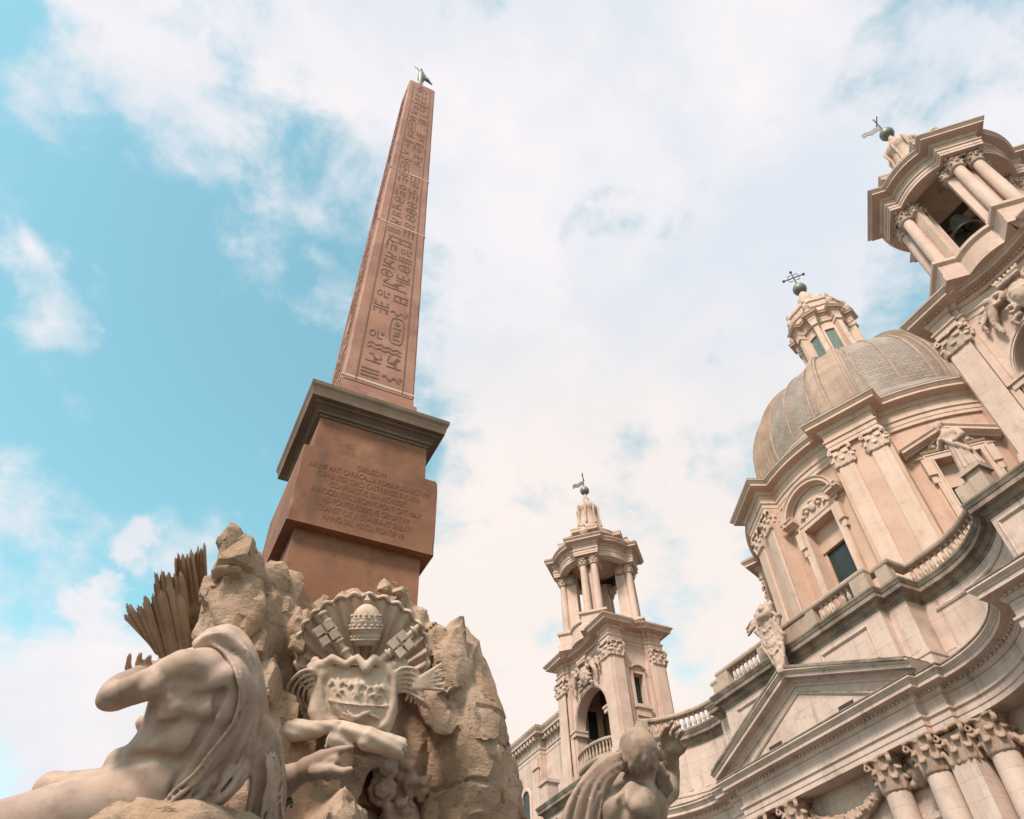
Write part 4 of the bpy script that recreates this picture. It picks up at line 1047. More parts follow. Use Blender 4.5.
def build2(name, parts, parent=None, origin=(0, 0, 0), angle=None):
    """several MBs with a material each, linked as one mesh object"""
    mb = MB(); idx = []
    for b, _ in parts: mb.add(b.v, b.f); idx.append(len(b.f))
    me = bpy.data.meshes.new(name); o_ = np.array(origin)
    me.from_pydata([tuple(np.array(v) - o_) for v in mb.v], [], mb.f); me.update()
    for _, mt in parts: me.materials.append(MAT[mt])
    mi = [k for k, n in enumerate(idx) for _ in range(n)]
    me.polygons.foreach_set('material_index', mi)
    bm = bmesh.new(); bm.from_mesh(me); bmesh.ops.recalc_face_normals(bm, faces=bm.faces); bm.to_mesh(me); bm.free()
    if angle: me.shade_smooth(); me.set_sharp_from_angle(angle=math.radians(angle))
    o = bpy.data.objects.new(name, me); place(o, origin, parent=parent); return o

# ------------------------------------------------------------------ palace wing beyond the far tower
palace = thing('palace', (26, 47, 0), 'pale palace wing with bracketed cornice and arched windows beyond the far bell tower', 'palace')
PPATH = [(27, 58), (23.9, 58), (23.9, 43.1), (24.35, 43.1), (24.35, 39.2), (27, 39.2)]
mb = MB(); mb.sweep(PPATH, [(-.6, 0), (0, 0), (0, 20.6), (-.6, 20.6)])
wall = mb.build('wall', 'facade', palace)
mb = MB(); mb.sweep(PPATH, ent(20.6, 22.35, .55, .5)); dentils(mb, PPATH, .12, 21.66, 21.93, .16, .42, .24)
mb.build('cornice', 'facade', palace)
mb = MB(); mb.sweep(PPATH, [(-1, 22.34), (.55, 22.35), (.52, 22.45), (-1, 22.9)]); mb.build('roof', 'ledge', palace)
for y in (43.6, 46.6, 49.6, 52.6, 55.6):
    mb = MB(); mb.box((23.78, y - .38, 12), (23.95, y + .38, 20.4)); mb.box((23.70, y - .46, 19.95), (23.95, y + .46, 20.61)); mb.build('pilaster', 'tower', palace)
mb = MB(); mb.sweep(PPATH, band(15.2, 15.7, .22)); mb.build('string_course', 'ledge', palace)
for y in (45.1, 48.1, 51.1, 54.1):
    o_ = (23.9, y, 0); ap = [(.5 * math.cos(math.radians(t)), 18.6 + .5 * math.sin(math.radians(t))) for t in range(0, 181, 15)]
    mb = MB(); mb.plane_sweep([(-.5, 16.6)] + ap[::-1] + [(.5, 16.6)], [(-.05, 0), (.12, 0), (.14, .1), (.08, .2), (-.05, .2)], o_, (0, 1, 0), (-1, 0, 0))
    mb.box((23.7, y - .75, 16.35), (23.95, y + .75, 16.6))
    w_ = mb.build('window_frame', 'tower', palace)
    mb = MB(); mb.prism([(-.5, 16.6), (.5, 16.6)] + ap, (23.9, y, 0), (0, 1, 0), (-1, 0, 0), -.03, .03); mb.build('window_pane', 'glass', w_)
mb = MB(); mb.box((22.75, 40.35, 16.95), (23.5, 41.3, 18.0)); mb.box((22.65, 40.25, 18.0), (23.6, 41.4, 18.2)); mb.build('end_pedestal', 'facade', church)

# ------------------------------------------------------------------ carved cartouche on the pediment, saint on the parapet
def cartouche():
    o = np.array([23.05, YC, 15.75])
    s = SDF(o + [-.8, -1.45, -.1], o + [.7, 1.45, 3.7], .032)
    A = lambda y, z, x=0: o + np.array([x, y, z])
    # tapering shield with hollowed flanks
    for z, w in ((.25, .16), (.55, .24), (.85, .33), (1.15, .42), (1.45, .50), (1.75, .52), (2.05, .48)): s.box(A(0, z), (.11, w, .20), rd=.07, k=.06)
    s.ell(A(0, 1.35, -.10), (.12, .30, .62), k=.03); s.chain([A(-.14, -.1, 1.0)[[0, 1, 2]] * 1.0, A(-.14, .1, 1.7)], (.03, .03), k=.03) if False else None
    for sy in (-1, 1):
        s.chain([A(sy * .12, .05), A(sy * .30, .5), A(sy * .42, .95), A(sy * .62, 1.35), A(sy * .52, 1.75), A(sy * .70, 2.15), A(sy * .50, 2.45)], (.06, .08, .08, .10, .08, .10, .07), k=.04)
        s.ell(A(sy * .66, 1.38), (.13, .12, .12), k=.03); s.ell(A(sy * .72, 2.2), (.14, .13, .12), k=.03)
        for q in range(4): s.chain([A(sy * .05, .75 + .35 * q, -.20), A(sy * .22, .85 + .35 * q, -.17)], (.05, .035), k=.03)
    s.chain([A(0, .05, .2), A(0, 1.6, .25)], (.20, .16), k=.08)
    # a crowning tuft with a banner end blowing to the far side
    for i in range(9):
        a = (i - 4) * .27; s.chain([A(.25 * math.sin(a), 2.4), A(.55 * math.sin(a), 2.85), A(.62 * math.sin(a) + .06 * math.cos(i * 3), 3.2 - .06 * abs(i - 4))], (.16, .12, .05), k=.05)
    s.ell(A(0, 2.55, -.1), (.26, .42, .26), k=.08); s.ell(A(-.15, 2.75, -.28), (.14, .14, .17), k=.04)
    for j in range(3): s.chain([A(.3, 2.6 - .1 * j), A(.8, 2.75 - .14 * j), A(1.25, 2.62 - .16 * j)], (.10, .08, .05), k=.04)
    s.chain([A(0, 0), A(0, 3.0)], (.22, .12), k=.1)
    s.warp(lambda p: .022 * fbm(p * 6, 3, 8))
    return tag(s.build('cartouche', 'ornament', origin=o), 'carved stone cartouche with curling edges standing on the peak of the pediment', 'sculpture')
cartouche()
saint = thing('stone_statue', (23.35, 9.85, 17.0), 'robed stone saint leaning forward on a parapet pedestal beside the near bell tower', 'statue')
mb = MB(); x, y = 23.35, 9.85
mb.box((x - .36, y - .36, 16.97), (x + .36, y + .36, 17.2)); mb.box((x - .28, y - .28, 17.2), (x + .28, y + .28, 18.0)); mb.box((x - .4, y - .4, 18.0), (x + .4, y + .4, 18.2))
mb.build('pedestal', 'ledge', saint)
o = np.array([x, y, 18.2]); s = SDF(o + [-.8, -.8, -.05], o + [.7, .8, 2.6], .026)
A = lambda dx, dy, z: o + np.array([dx, dy, z])
s.chain([A(0, .0, .0), A(0, .02, .7), A(-.04, .05, 1.2), A(-.10, .08, 1.6), A(-.14, .1, 1.85)], (.36, .30, .27, .28, .17), k=.06)
s.ell(A(-.12, .08, 1.68), (.24, .36, .22), k=.06); s.cone(A(-.15, .1, 1.85), A(-.2, .13, 2.05), .09, .09, k=.04)
s.ell(A(-.24, .15, 2.16), (.16, .14, .19), k=.03); s.ell(A(-.20, .13, 2.24), (.17, .16, .14), k=.04); s.chain([A(-.34, .17, 2.08), A(-.34, .18, 1.92)], (.08, .05), k=.03)
s.chain([A(-.1, .42, 1.7), A(-.22, .5, 1.35), A(-.42, .3, 1.45)], (.13, .11, .07), k=.04); s.ell(A(-.46, .26, 1.5), (.08, .08, .09), k=.03)
s.chain([A(-.1, -.26, 1.7), A(-.2, -.38, 1.3), A(-.4, -.15, 1.15)], (.13, .12, .08), k=.04)
for i in range(13):
    a = i / 13 * 6.28; s.chain([A(-.1 + .16 * math.cos(a), .05 + .18 * math.sin(a), 1.5), A(-.02 + .28 * math.cos(a + .2), .02 + .28 * math.sin(a + .2), .8), A(.36 * math.cos(a + .1), .36 * math.sin(a + .1), .03)], (.05, .07, .07), k=.04)
s.chain([A(-.3, .2, 1.5), A(-.34, -.1, 1.0), A(-.2, -.34, .6)], (.09, .10, .07), k=.04)
s.build('figure', 'ornament', saint)

# ------------------------------------------------------------------ obelisk
AX, AY = 2.06, 9.70
ob = thing('obelisk', (AX, AY, 4.6), 'tall red granite obelisk carved with hieroglyphs on an inscribed pedestal, bronze dove on top', 'obelisk')
Z0, Z1, A0, A1 = 11.68, 27.25, .69, .45
def half(z): return A0 + (A1 - A0) * (z - Z0) / (Z1 - Z0)
sh = MB(); NS = 40; zs = np.linspace(Z0, Z1, NS); rnd = random.Random(3); vs = []
for i, z in enumerate(zs):
    a = half(z)
    for sx, sy in ((-1, -1), (1, -1), (1, 1), (-1, 1)):
        j = lambda: (rnd.random() - .5) * .030 if 0 < i < NS - 1 else 0
        e = .03 + abs(j())                                              # worn arrises
        for (dx, dy) in ((-e * 0, 1), (1, 0)):
            pass
        if (sx, sy) in ((-1, -1), (1, 1)): q = [(sx * a, sy * (a - e) + j() * 0), (sx * (a - e), sy * a)]
        else: q = [(sx * (a - e), sy * a), (sx * a, sy * (a - e))]
        for px, py in q: vs.append((AX + px, AY + py, z))
fs = []
for i in range(NS - 1):
    for k in range(8): fs.append((i * 8 + k, i * 8 + (k + 1) % 8, (i + 1) * 8 + (k + 1) % 8, (i + 1) * 8 + k))
sh.add(vs, fs)
sh.frustum((AX, AY), A1 - .03, .02, Z1, Z1 + 1.05)
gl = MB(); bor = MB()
FACES = [((1, 0, 0), (0, -1, 0)), ((0, -1, 0), (-1, 0, 0))]
def glyph_face(ud, od, seed):
    rnd = random.Random(seed); ud = np.array(ud, float); od = np.array(od, float)
    T = [1.0, 0.0]
    def at(u, z, o=.0): u = u * T[0] + T[1]; return np.array([AX, AY, z]) + ud * u * half(z) + od * (half(z) + o)
    def slab(poly, o0=-.01, o1=.007):
        n = len(poly); vs = [at(u, z, o) for o in (o0, o1) for u, z in poly]
        gl.add(vs, [tuple(range(n)), tuple(range(2 * n - 1, n - 1, -1))] + [(i, i + n, (i + 1) % n + n, (i + 1) % n) for i in range(n)])
    def bar(u0, z0, u1, z1, w):
        d = np.array([(u1 - u0) * .57, z1 - z0]); L = np.hypot(*d) + 1e-6; nx, nz = -d[1] / L * w / 2 / .57, d[0] / L * w / 2
        slab([(u0 - nx, z0 - nz), (u1 - nx, z1 - nz), (u1 + nx, z1 + nz), (u0 + nx, z0 + nz)])
    def blob(u, z, ru, rz, n=9): slab([(u + ru * math.cos(6.283 * i / n), z + rz * math.sin(6.283 * i / n)) for i in range(n)])
    def ring(u, z, ru, rz, w=.03):
        n = 10
        for i in range(n):
            a, b = 6.283 * i / n, 6.283 * (i + 1) / n; bar(u + ru * math.cos(a), z + rz * math.sin(a), u + ru * math.cos(b), z + rz * math.sin(b), w)
    for s_ in (-.64, .66): 
        for i in range(30):
            za, zb = Z0 + .05 + (Z1 - Z0 - .3) * i / 30, Z0 + .05 + (Z1 - Z0 - .3) * (i + 1) / 30; bar(s_, za, s_, zb, .022)
    z = Z0 + .25; side = 0; z_row = z
    while z < Z1 - .5:
        if side == 0: side = 1 if rnd.random() < .55 else 0; T[0], T[1] = (.52, -.30) if side else (1.0, 0.0); z_row = z; h0 = 0
        elif side == 1: side = 2; T[1] = .30; h0 = h; z = z_row
        kind = rnd.choice(['bird', 'bars', 'zig', 'eye', 'snake', 'reed', 'cart', 'bars', 'bird', 'feet', 'reed', 'zig'])
        if z > Z1 - 1.0: kind = 'man'
        h = rnd.uniform(.20, .36)
        if kind == 'bird':
            s_ = rnd.choice((-1, 1)); u = rnd.uniform(-.15, .15)
            slab([(u - .28 * s_, z + .10), (u - .05 * s_, z + .08), (u + .16 * s_, z + .2), (u + .2 * s_, z + h * .75), (u + .34 * s_, z + h * .78), (u + .18 * s_, z + h), (u + .02 * s_, z + h * .8), (u - .10 * s_, z + h * .5), (u - .42 * s_, z + .12)])
            bar(u, z + .12, u + .02, z, .03); bar(u + .08, z + .14, u + .12, z, .03); bar(u - .45, z, u + .4, z, .03)
            if rnd.random() < .7: bar(u - .42 * s_, z + h * .5, u - .3 * s_, z + h, .04)
        elif kind == 'bars':
            n = rnd.choice((2, 3, 4))
            for i in range(n):
                if rnd.random() < .6: bar(-.48, z + .1 * i, .48, z + .1 * i, .035)
                else:
                    for q in range(3): bar(-.4 + .4 * q, z + .1 * i - .04, -.4 + .4 * q, z + .1 * i + .05, .05)
            h = .1 * n + .06
        elif kind == 'zig':
            for r_ in range(2):
                for i in range(8): bar(-.5 + .125 * i, z + .12 * r_ + (.06 if i % 2 else 0), -.5 + .125 * (i + 1), z + .12 * r_ + (0 if i % 2 else .06), .03)
            h = .26
        elif kind == 'eye': ring(0, z + .14, .42, .12); blob(0, z + .14, .13, .06); bar(.1, z + .02, .3, z - .06, .03); h = .3
        elif kind == 'snake':
            for i in range(8): bar(-.5 + .12 * i, z + .1 + .06 * math.sin(i * 1.4), -.5 + .12 * (i + 1), z + .1 + .06 * math.sin((i + 1) * 1.4), .05)
            blob(.5, z + .17, .1, .06); h = .26
        elif kind == 'reed':
            for u in (-.35, 0., .32):
                if rnd.random() < .8: bar(u, z, u, z + h, .03); slab([(u, z + h * .35), (u + .13, z + h * .6), (u + .1, z + h), (u, z + h)])
                else: blob(u, z + h * .5, .13, .15)
        elif kind == 'cart':
            h = .85; n = 14
            pts = [(.42 * math.copysign(abs(math.cos(6.283 * i / n)) ** .5, math.cos(6.283 * i / n)), z + h / 2 + h / 2 * math.copysign(abs(math.sin(6.283 * i / n)) ** .6, math.sin(6.283 * i / n))) for i in range(n)]
            for i in range(n): bar(*pts[i], *pts[(i + 1) % n], .035)
            blob(0, z + .66, .16, .07); bar(-.25, z + .5, .25, z + .5, .03); slab([(-.2, z + .24), (.1, z + .24), (.2, z + .42), (-.05, z + .4)]); bar(-.2, z + .14, .22, z + .14, .03)
        elif kind == 'man':
            h = .62
            blob(-.1, z + .55, .10, .05); slab([(-.22, z + .15), (.10, z + .15), (.08, z + .48), (-.20, z + .48)]); bar(-.15, z + .15, -.26, z, .045); bar(.04, z + .15, .1, z, .045); bar(.08, z + .43, .32, z + .33, .035); blob(.36, z + .2, .08, .11); bar(-.2, z + .43, -.36, z + .25, .035)
        else:
            ring(-.22, z + .12, .16, .09); bar(.08, z + .02, .08, z + .24, .035); bar(.08, z + .02, .36, z + .02, .035); blob(.34, z + .18, .1, .05); h = .3
        if side == 1: continue
        z += max(h, h0) + rnd.uniform(.04, .09); side = 0
glyph_face(*FACES[0], 4); glyph_face(*FACES[1], 9)
for z in (11.78, 17.6, 20.5, 13.9):                                    # pale mended joints round the shaft
    a = half(z) + .006; w = .025
    if z == 13.9: continue
    bor.frustum((AX, AY), a, a, z - w, z + w)
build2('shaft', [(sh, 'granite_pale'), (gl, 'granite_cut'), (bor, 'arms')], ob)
mb = MB(); mb.frustum((AX, AY), .77, .74, 10.95, 11.45); mb.frustum((AX, AY), .70, .68, 11.45, 11.69); mb.build('plinth', 'granite_pale', ob)
sq = lambda a: [(AX - a, AY - a), (AX + a, AY - a), (AX + a, AY + a), (AX - a, AY + a)]
mb = MB(); mb.sweep(sq(.93), [(-.5, 10.32), (.02, 10.32), (.02, 10.36), (.06, 10.37), (.06, 10.41), (.03, 10.42), (.05, 10.45), (.10, 10.49), (.15, 10.50), (.15, 10.54), (.23, 10.55), (.24, 10.62), (.26, 10.70), (.285, 10.76), (.29, 10.83), (.27, 10.85), (-.5, 10.95)], closed=True)
mb.build('cornice', 'bronze_stone', ob)
mb = MB(); mb.frustum((AX, AY), .935, .925, 9.48, 10.34); mb.build('neck', 'granite', ob)
def worn(mb, a, z0, z1, seed):
    rnd = random.Random(seed); n = 9; vs = []
    for i in range(n):
        z = z0 + (z1 - z0) * i / (n - 1)
        for sx, sy in ((-1, -1), (1, -1), (1, 1), (-1, 1)):
            e = .008 + rnd.random() ** 4 * .035; 
            if i in (0, n - 1): e += .006
            zz = z
            q = [(sx * a, sy * (a - e)), (sx * (a - e), sy * a)]
            if (sx, sy) not in ((-1, -1), (1, 1)): q = q[::-1]
            for px, py in q: vs.append((AX + px, AY + py, zz))
    fs = [(i * 8 + k, i * 8 + (k + 1) % 8, (i + 1) * 8 + (k + 1) % 8, (i + 1) * 8 + k) for i in range(n - 1) for k in range(8)]
    fs += [tuple(range(7, -1, -1)), tuple((n - 1) * 8 + k for k in range(8))]
    mb.add(vs, fs)
mb = MB(); worn(mb, 1.10, 8.06, 9.49, 5); block = mb.build('pedestal_block', 'granite', ob)
mb = MB(); mb.frustum((AX, AY), .96, .945, 4.6, 8.07); mb.build('lower_pedestal', 'granite', ob)
LINES = ['OBELISCVM', 'AB IMP ANT CARACALLA ROMAM ADVECTVM', 'CVM INTER CIRCI CASTRENSIS RVDERA', 'CONFRACTVS DIV IACVISSET', 'INNOCENTIVS DECIMVS PONT OPT MAX', 'AD FONTIS FORIQVE ORNATVM', 'TRANSTVLIT INSTAVRAVIT EREXIT', 'ANNO SAL MDCLI PONTIF VII']
cu = bpy.data.curves.new('inscription', 'FONT'); cu.body = '\n'.join(LINES); cu.align_x = 'CENTER'; cu.size = .15; cu.extrude = .004; cu.space_line = 1.02; cu.space_character = 1.0
to = bpy.data.objects.new('inscription_text', cu); COL.objects.link(to)
bpy.context.view_layer.update()
me = bpy.data.meshes.new_from_object(to.evaluated_get(bpy.context.evaluated_depsgraph_get())); bpy.data.objects.remove(to)
vs = np.array([v.co[:] for v in me.vertices]); w_ = vs[:, 0].max() - vs[:, 0].min(); sc_ = 1.92 / w_; hz = vs[:, 1].max() - vs[:, 1].min(); sz_ = 1.16 / hz
for v in me.vertices:
    x_, y_, z_ = v.co; v.co = (AX + x_ * sc_, AY - 1.10 - .001 - z_, 9.36 + (y_ - vs[:, 1].max()) * sz_)
me.materials.clear(); me.materials.append(MAT['granite_text'] if 'granite_text' in MAT else MAT['granite_cut'])
io = bpy.data.objects.new('inscription', me); place(io, parent=block)
# dove with an olive branch
o = np.array([AX, AY, 28.25]); s = SDF(o + [-1.0, -.7, -.2], o + [1.0, .7, 2.1], .03); A = lambda dx, dy, z: o + np.array([dx, dy, z])
s.chain([A(0, 0, -.1), A(0, 0, .5)], (.26, .15), k=.05); s.chain([A(0, 0, .5), A(.02, 0, .85), A(-.02, 0, 1.3)], (.14, .26, .24), k=.08)
s.ell(A(-.12, -.05, 1.62), (.16, .15, .16), k=.06); s.cone(A(-.24, -.08, 1.62), A(-.42, -.1, 1.60), .05, .02, k=.03)
s.chain([A(-.38, -.1, 1.6), A(-.6, -.12, 1.66)], (.025, .03), k=.02)
s.chain([A(.15, 0, 1.2), A(.5, .02, 1.05), A(.85, .02, .85)], (.16, .11, .05), k=.06); s.chain([A(.16, -.1, 1.15), A(.45, -.15, .9), A(.75, -.1, .72)], (.12, .09, .04), k=.05)
dv = s.build('dove', 'verdigris', ob, origin=o); dv.matrix_basis = Matrix.Translation(o) @ Matrix.Diagonal((.50, .50, .88, 1))

# ------------------------------------------------------------------ fountain rock
DIRS = lambda *p: [P(x, y, d) for x, y, d in p]
def sculpt_box(pts, pad, vox):
    p = np.array(pts); return SDF(p.min(0) - pad, p.max(0) + pad, vox)
fountain = thing('fountain', (AX, AY, 0), 'rugged travertine fountain rock with stone palm and papal arms round the obelisk foot', 'fountain')
MASS = [                                                       # (pixel, pixel, depth, radius across, stretch upwards)
    [(228, 536, 8.55, 9, 1.4), (235, 560, 8.5, 17, 1.3), (233, 596, 8.5, 31, 1.3), (241, 648, 8.4, 38, 1.5), (246, 715, 8.2, 46, 1.4), (252, 790, 8.0, 60, 1.3)],
    [(264, 580, 8.8, 12, 1.2), (287, 586, 9.0, 13, 1.4), (294, 625, 8.95, 20, 1.5), (302, 675, 8.9, 30, 1.4), (300, 740, 8.7, 40, 1.3), (300, 830, 8.4, 62, 1.2)],
    [(318, 626, 9.4, 20, 1.1), (360, 638, 9.5, 32, 1.0), (400, 636, 9.5, 22, 1.2)],
    [(360, 675, 9.65, 55, 1.2), (365, 740, 9.65, 80, 1.2), (360, 850, 9.5, 100, 1.0)],
    [(425, 672, 9.6, 28, 1.3), (425, 725, 9.55, 38, 1.3)],
    [(383, 587, 9.25, 8, 1.0), (402, 590, 9.3, 7.5, 1.0), (396, 608, 9.45, 14, 1.2), (415, 638, 9.5, 19, 1.3)],
    [(436, 648, 9.4, 15, 1.2), (452, 655, 9.35, 19, 2.0), (457, 708, 9.25, 33, 1.6), (452, 795, 8.95, 52, 1.5)],
    [(485, 718, 9.3, 11, 1.1), (472, 710, 9.4, 17, 1.5), (476, 742, 9.3, 16, 1.4)],
    [(505, 778, 9.5, 15, 1.2), (500, 812, 9.3, 22, 1.2), (500, 850, 9.1, 28, 1.2)],
    [(212, 660, 8.7, 18, 1.6), (218, 745, 8.5, 34, 1.4), (200, 830, 7.9, 54, 1.2)],
]
allp = [P(*q[:3]) for m_ in MASS for q in m_]
s = sculpt_box(allp, 1.2, .042); sd_ = 163
for m_ in MASS:
    s.chain(DIRS(*[q[:3] for q in m_]), [PR(q[3], q[2]) * .5 for q in m_], k=.06)
    for a_, b_ in zip(m_, m_[1:] + [None]):
        r = PR(a_[3], a_[2]) * 1.08; s.poly(P(*a_[:3]), (r * .95, r * .95, r * .95 * a_[4]), sd_, 10, .02); sd_ += 1
        if b_ is not None:
            c_ = (P(*a_[:3]) + P(*b_[:3])) / 2; r = PR((a_[3] + b_[3]) / 2, a_[2]) * 1.08; s.poly(c_, (r * .9, r * .95, r * 1.0 * a_[4]), sd_, 10, .02); sd_ += 1
# squared blocks of the quarried pillar, one on another
bz = math.radians(-24); BR = np.array([[math.cos(bz), math.sin(bz), 0], [-math.sin(bz), math.cos(bz), 0], [0, 0, 1]]); rb = random.Random(4)
for (x_, y_, d_, hx_, hz_) in ((222, 600, 8.42, .22, .20), (224, 634, 8.38, .25, .20), (230, 668, 8.3, .30, .20), (252, 655, 8.2, .2, .15), (256, 690, 8.05, .26, .22), (262, 735, 7.95, .28, .24), (292, 640, 8.75, .2, .3)):
    t_ = bz + rb.uniform(-.1, .1); R_ = np.array([[math.cos(t_), math.sin(t_), 0], [-math.sin(t_), math.cos(t_), 0], [0, 0, 1]])
    s.box(P(x_, y_, d_), (hx_, .30, hz_), R=R_, rd=.02, k=.015)
# smooth quarried face right of the cave
s.box(P(462, 780, 9.0), (.40, .40, 1.0), R=np.array([[math.cos(.35), math.sin(.35), 0], [-math.sin(.35), math.cos(.35), 0], [0, 0, 1]]), rd=.03, k=.03)
# the lower mass down to the ground
for k in range(7):
    a = k / 7 * 6.28; s.poly((AX + 1.6 * math.cos(a), AY + 1.4 * math.sin(a), 1.6), (1.2, 1.2, 2.3), 300 + k, 16, .2)
s.cone((AX, AY, -.2), (AX, AY, 5.6), 2.0, 1.15, k=.2)
def rockwarp(p):
    q = p + .22 * np.stack([vnoise(p * 1.1, 1), vnoise(p * 1.1, 2), vnoise(p * 1.1, 3)], 1)
    v1, e1 = facets(q * np.array([1.5, 1.5, 1.0]), 5)
    v2, e2 = facets(q * np.array([3.6, 3.6, 2.6]) + 3.3, 9)
    d = -.035 * v1 - .02 * v2 + .008 * fbm(p * 3.0, 4, 21, True) - .008 * fbm(p * 9, 3, 31)
    d += .045 * np.clip(1 - e1 / .05, 0, 1) * (vnoise(p * 1.1, 61) > -.1)
    zz = p[:, 2] + .05 * vnoise(p * .9, 41); ph = np.abs(((zz / .86) % 1.0) - .5)
    d += .045 * np.clip(1 - ph * .86 / .025, 0, 1) * (vnoise(p * .8, 51) > .15)
    return d
s.warp(rockwarp, .4)
# cave under the arms and the dark cleft beside the left pillar
s.chain(DIRS((365, 850, 8.2), (372, 800, 8.6), (385, 765, 8.9)), [PR(52, 8.2), PR(46, 8.5), PR(28, 8.8)], k=.08, sub=True)
s.chain(DIRS((279, 600, 8.5), (283, 660, 8.4), (290, 720, 8.2)), [PR(6, 8.5), PR(9, 8.4), PR(10, 8.2)], k=.08, sub=True)
s.chain(DIRS((318, 740, 8.95), (330, 790, 8.75), (345, 850, 8.5)), [PR(34, 8.8), PR(38, 8.6), PR(45, 8.4)], k=.05); s.poly(P(322, 760, 8.85), .42, 77, 10, .03); s.poly(P(400, 770, 9.15), .5, 78, 10, .03)
s.chain(DIRS((322, 830, 7.9), (326, 808, 8.4), (338, 796, 8.9)), [PR(24, 8), PR(24, 8.4), PR(16, 8.8)], k=.05, sub=True)
rock = s.build('rock', 'rock', fountain, chisel=(.16, 24))
# ledge the river god lies on
s = sculpt_box([P(-60, 850, 5.6), P(250, 850, 6.0)], .9, .04)
s.chain(DIRS((-80, 868, 5.3), (60, 849, 5.45), (180, 844, 5.6), (245, 858, 5.85)), [PR(42, 5.5)] * 4, k=.1)
s.warp(lambda p: .05 * fbm(p * 3, 4, 77) + .03 * facets(p * 3, 4)[0])
s.build('ledge', 'rock', fountain)
# stone palm: tiers of fluted fronds with ragged tips round a bound trunk
rnd = random.Random(8); mb = MB()
TIERS = [([(120.5, 615), (129, 604), (143, 599), (153, 587), (170, 587), (184, 592)], [(149, 645), (155, 654), (162, 658), (172, 659), (184, 657), (194, 652)], 8.40, 8.62, 8),
         ([(153, 585), (155, 574), (165, 566), (175, 570), (185, 578)], [(158, 622), (164, 630), (172, 632), (182, 630), (192, 624)], 8.60, 8.74, 6),
         ([(174, 560), (178, 551), (186, 549), (194, 554)], [(176, 596), (183, 601), (192, 601), (200, 596)], 8.70, 8.82, 5),
         ([(194, 551), (199, 545), (206, 544)], [(192, 585), (199, 590), (208, 588)], 8.78, 8.9, 4)]
for tips, base, dt, db, nf in TIERS:
    C_ = nf * 10; R_ = 12
    def along(line, t):
        l_ = np.array(line, float); q = t * (len(l_) - 1); k = min(int(q), len(l_) - 2); return l_[k] * (1 - q + k) + l_[k + 1] * (q - k)
    vs = []; jag = [rnd.uniform(.90, 1.07) for _ in range(nf + 1)]; off = [rnd.uniform(-.05, .05) for _ in range(nf + 1)]
    for layer in (0, 1):
        for i_ in range(C_ + 1):
            t = i_ / C_; ph = (t * nf) % 1.0; fl = 1 - abs(2 * ph - 1); k = min(int(t * nf), nf - 1)
            ext = jag[k] * (.90 + .13 * fl ** .7) * (1 + .03 * math.sin(i_ * 2.1)); a_, b_ = along(tips, t), along(base, t)
            for r_ in range(R_ + 1):
                q = r_ / R_ * ext; px = b_ + (a_ - b_) * q; bow = math.sin(min(q, 1) * math.pi * .5)
                dd = db + (dt - db) * bow + off[k] * q - .038 * fl * (.35 + .65 * q) + .022 * abs((ph * 4) % 1 - .5) + (.10 + .06 * (1 - q) if layer else 0)
                p_ = P(px[0], px[1] + 5 * max(0, q - .75) ** 2 * 8 * (1 - t), dd); vs.append(p_)
    n_ = (C_ + 1) * (R_ + 1); fs = []
    for i_ in range(C_):
        for r_ in range(R_):
            a = i_ * (R_ + 1) + r_; fs.append((a, a + 1, a + R_ + 2, a + R_ + 1)); a += n_; fs.append((a, a + R_ + 1, a + R_ + 2, a + 1))
        a = i_ * (R_ + 1) + R_; fs.append((a, a + n_, a + n_ + R_ + 1, a + R_ + 1)); a = i_ * (R_ + 1); fs.append((a, a + R_ + 1, a + n_ + R_ + 1, a + n_))
    for i_ in (0, C_):
        for r_ in range(R_): a = i_ * (R_ + 1) + r_; fs.append((a, a + n_, a + n_ + 1, a + 1))
    mb.add(vs, fs)
mb.build('stone_palm', 'palm', fountain, angle=38)
s = sculpt_box([P(150, 560, 9.1), P(225, 720, 8.6), P(150, 720, 8.3)], .3, .035)
s.chain(DIRS((178, 715, 8.6), (176, 660, 8.78), (182, 620, 8.95), (194, 580, 9.1)), [PR(18, 8.8), PR(16, 8.8), PR(20, 8.8), PR(11, 8.8)], k=.06)
s.warp(lambda p: .03 * fbm(p * 4, 3, 12)); s.build('palm_trunk', 'rock', fountain)

# ------------------------------------------------------------------ papal arms: shell, tiara, keys, shield, scroll
DA = 8.55
arms_u = np.array([math.cos(math.radians(-17)), math.sin(math.radians(-17)), 0.0])
arms_n = np.array([math.sin(math.radians(-17)), -math.cos(math.radians(-17)), 0.0])          # faces the square
TL = math.radians(20); arms_w = np.array([0, 0, 1.0]) * math.cos(TL) + arms_n * math.sin(TL); arms_o = arms_n * math.cos(TL) - np.array([0, 0, 1.0]) * math.sin(TL)
AC = P(362, 660, DA)
def AL(px, py, o=0.0):
    """the point of the arms' plane seen at a pixel, brought forward by o metres"""
    d = pix_dir(px, py); e = np.array([0, 0, EYE]); t = ((AC - e) @ arms_o) / (d @ arms_o); return e + d * t + arms_o * o
pivot = AL(362, 688, -.02); NA, NR = 168, 14
rim = []
for i in range(NA + 1):
    t = math.radians(-22 + 224 * i / NA); rim.append((362 + 66 * math.cos(t) , 656 - 60 * math.sin(t)))
mb = MB(); vs = []
for i in range(NA + 1):
    ph = i / NA * 17 * 2 * math.pi; e = AL(*rim[i], .10)
    e = pivot + (e - pivot) * (1 + .012 * math.cos(ph))
    for layer in (0, 1):
        for j in range(NR + 1):
            q = j / NR; b = pivot * (1 - q) + e * q - arms_o * (.13 * math.sin(math.pi * min(q, 1) * .92))
            vs.append(b + arms_o * (.030 * q ** .7 * math.cos(ph) - (.06 if layer else 0)))
k = 2 * (NR + 1); fs = []
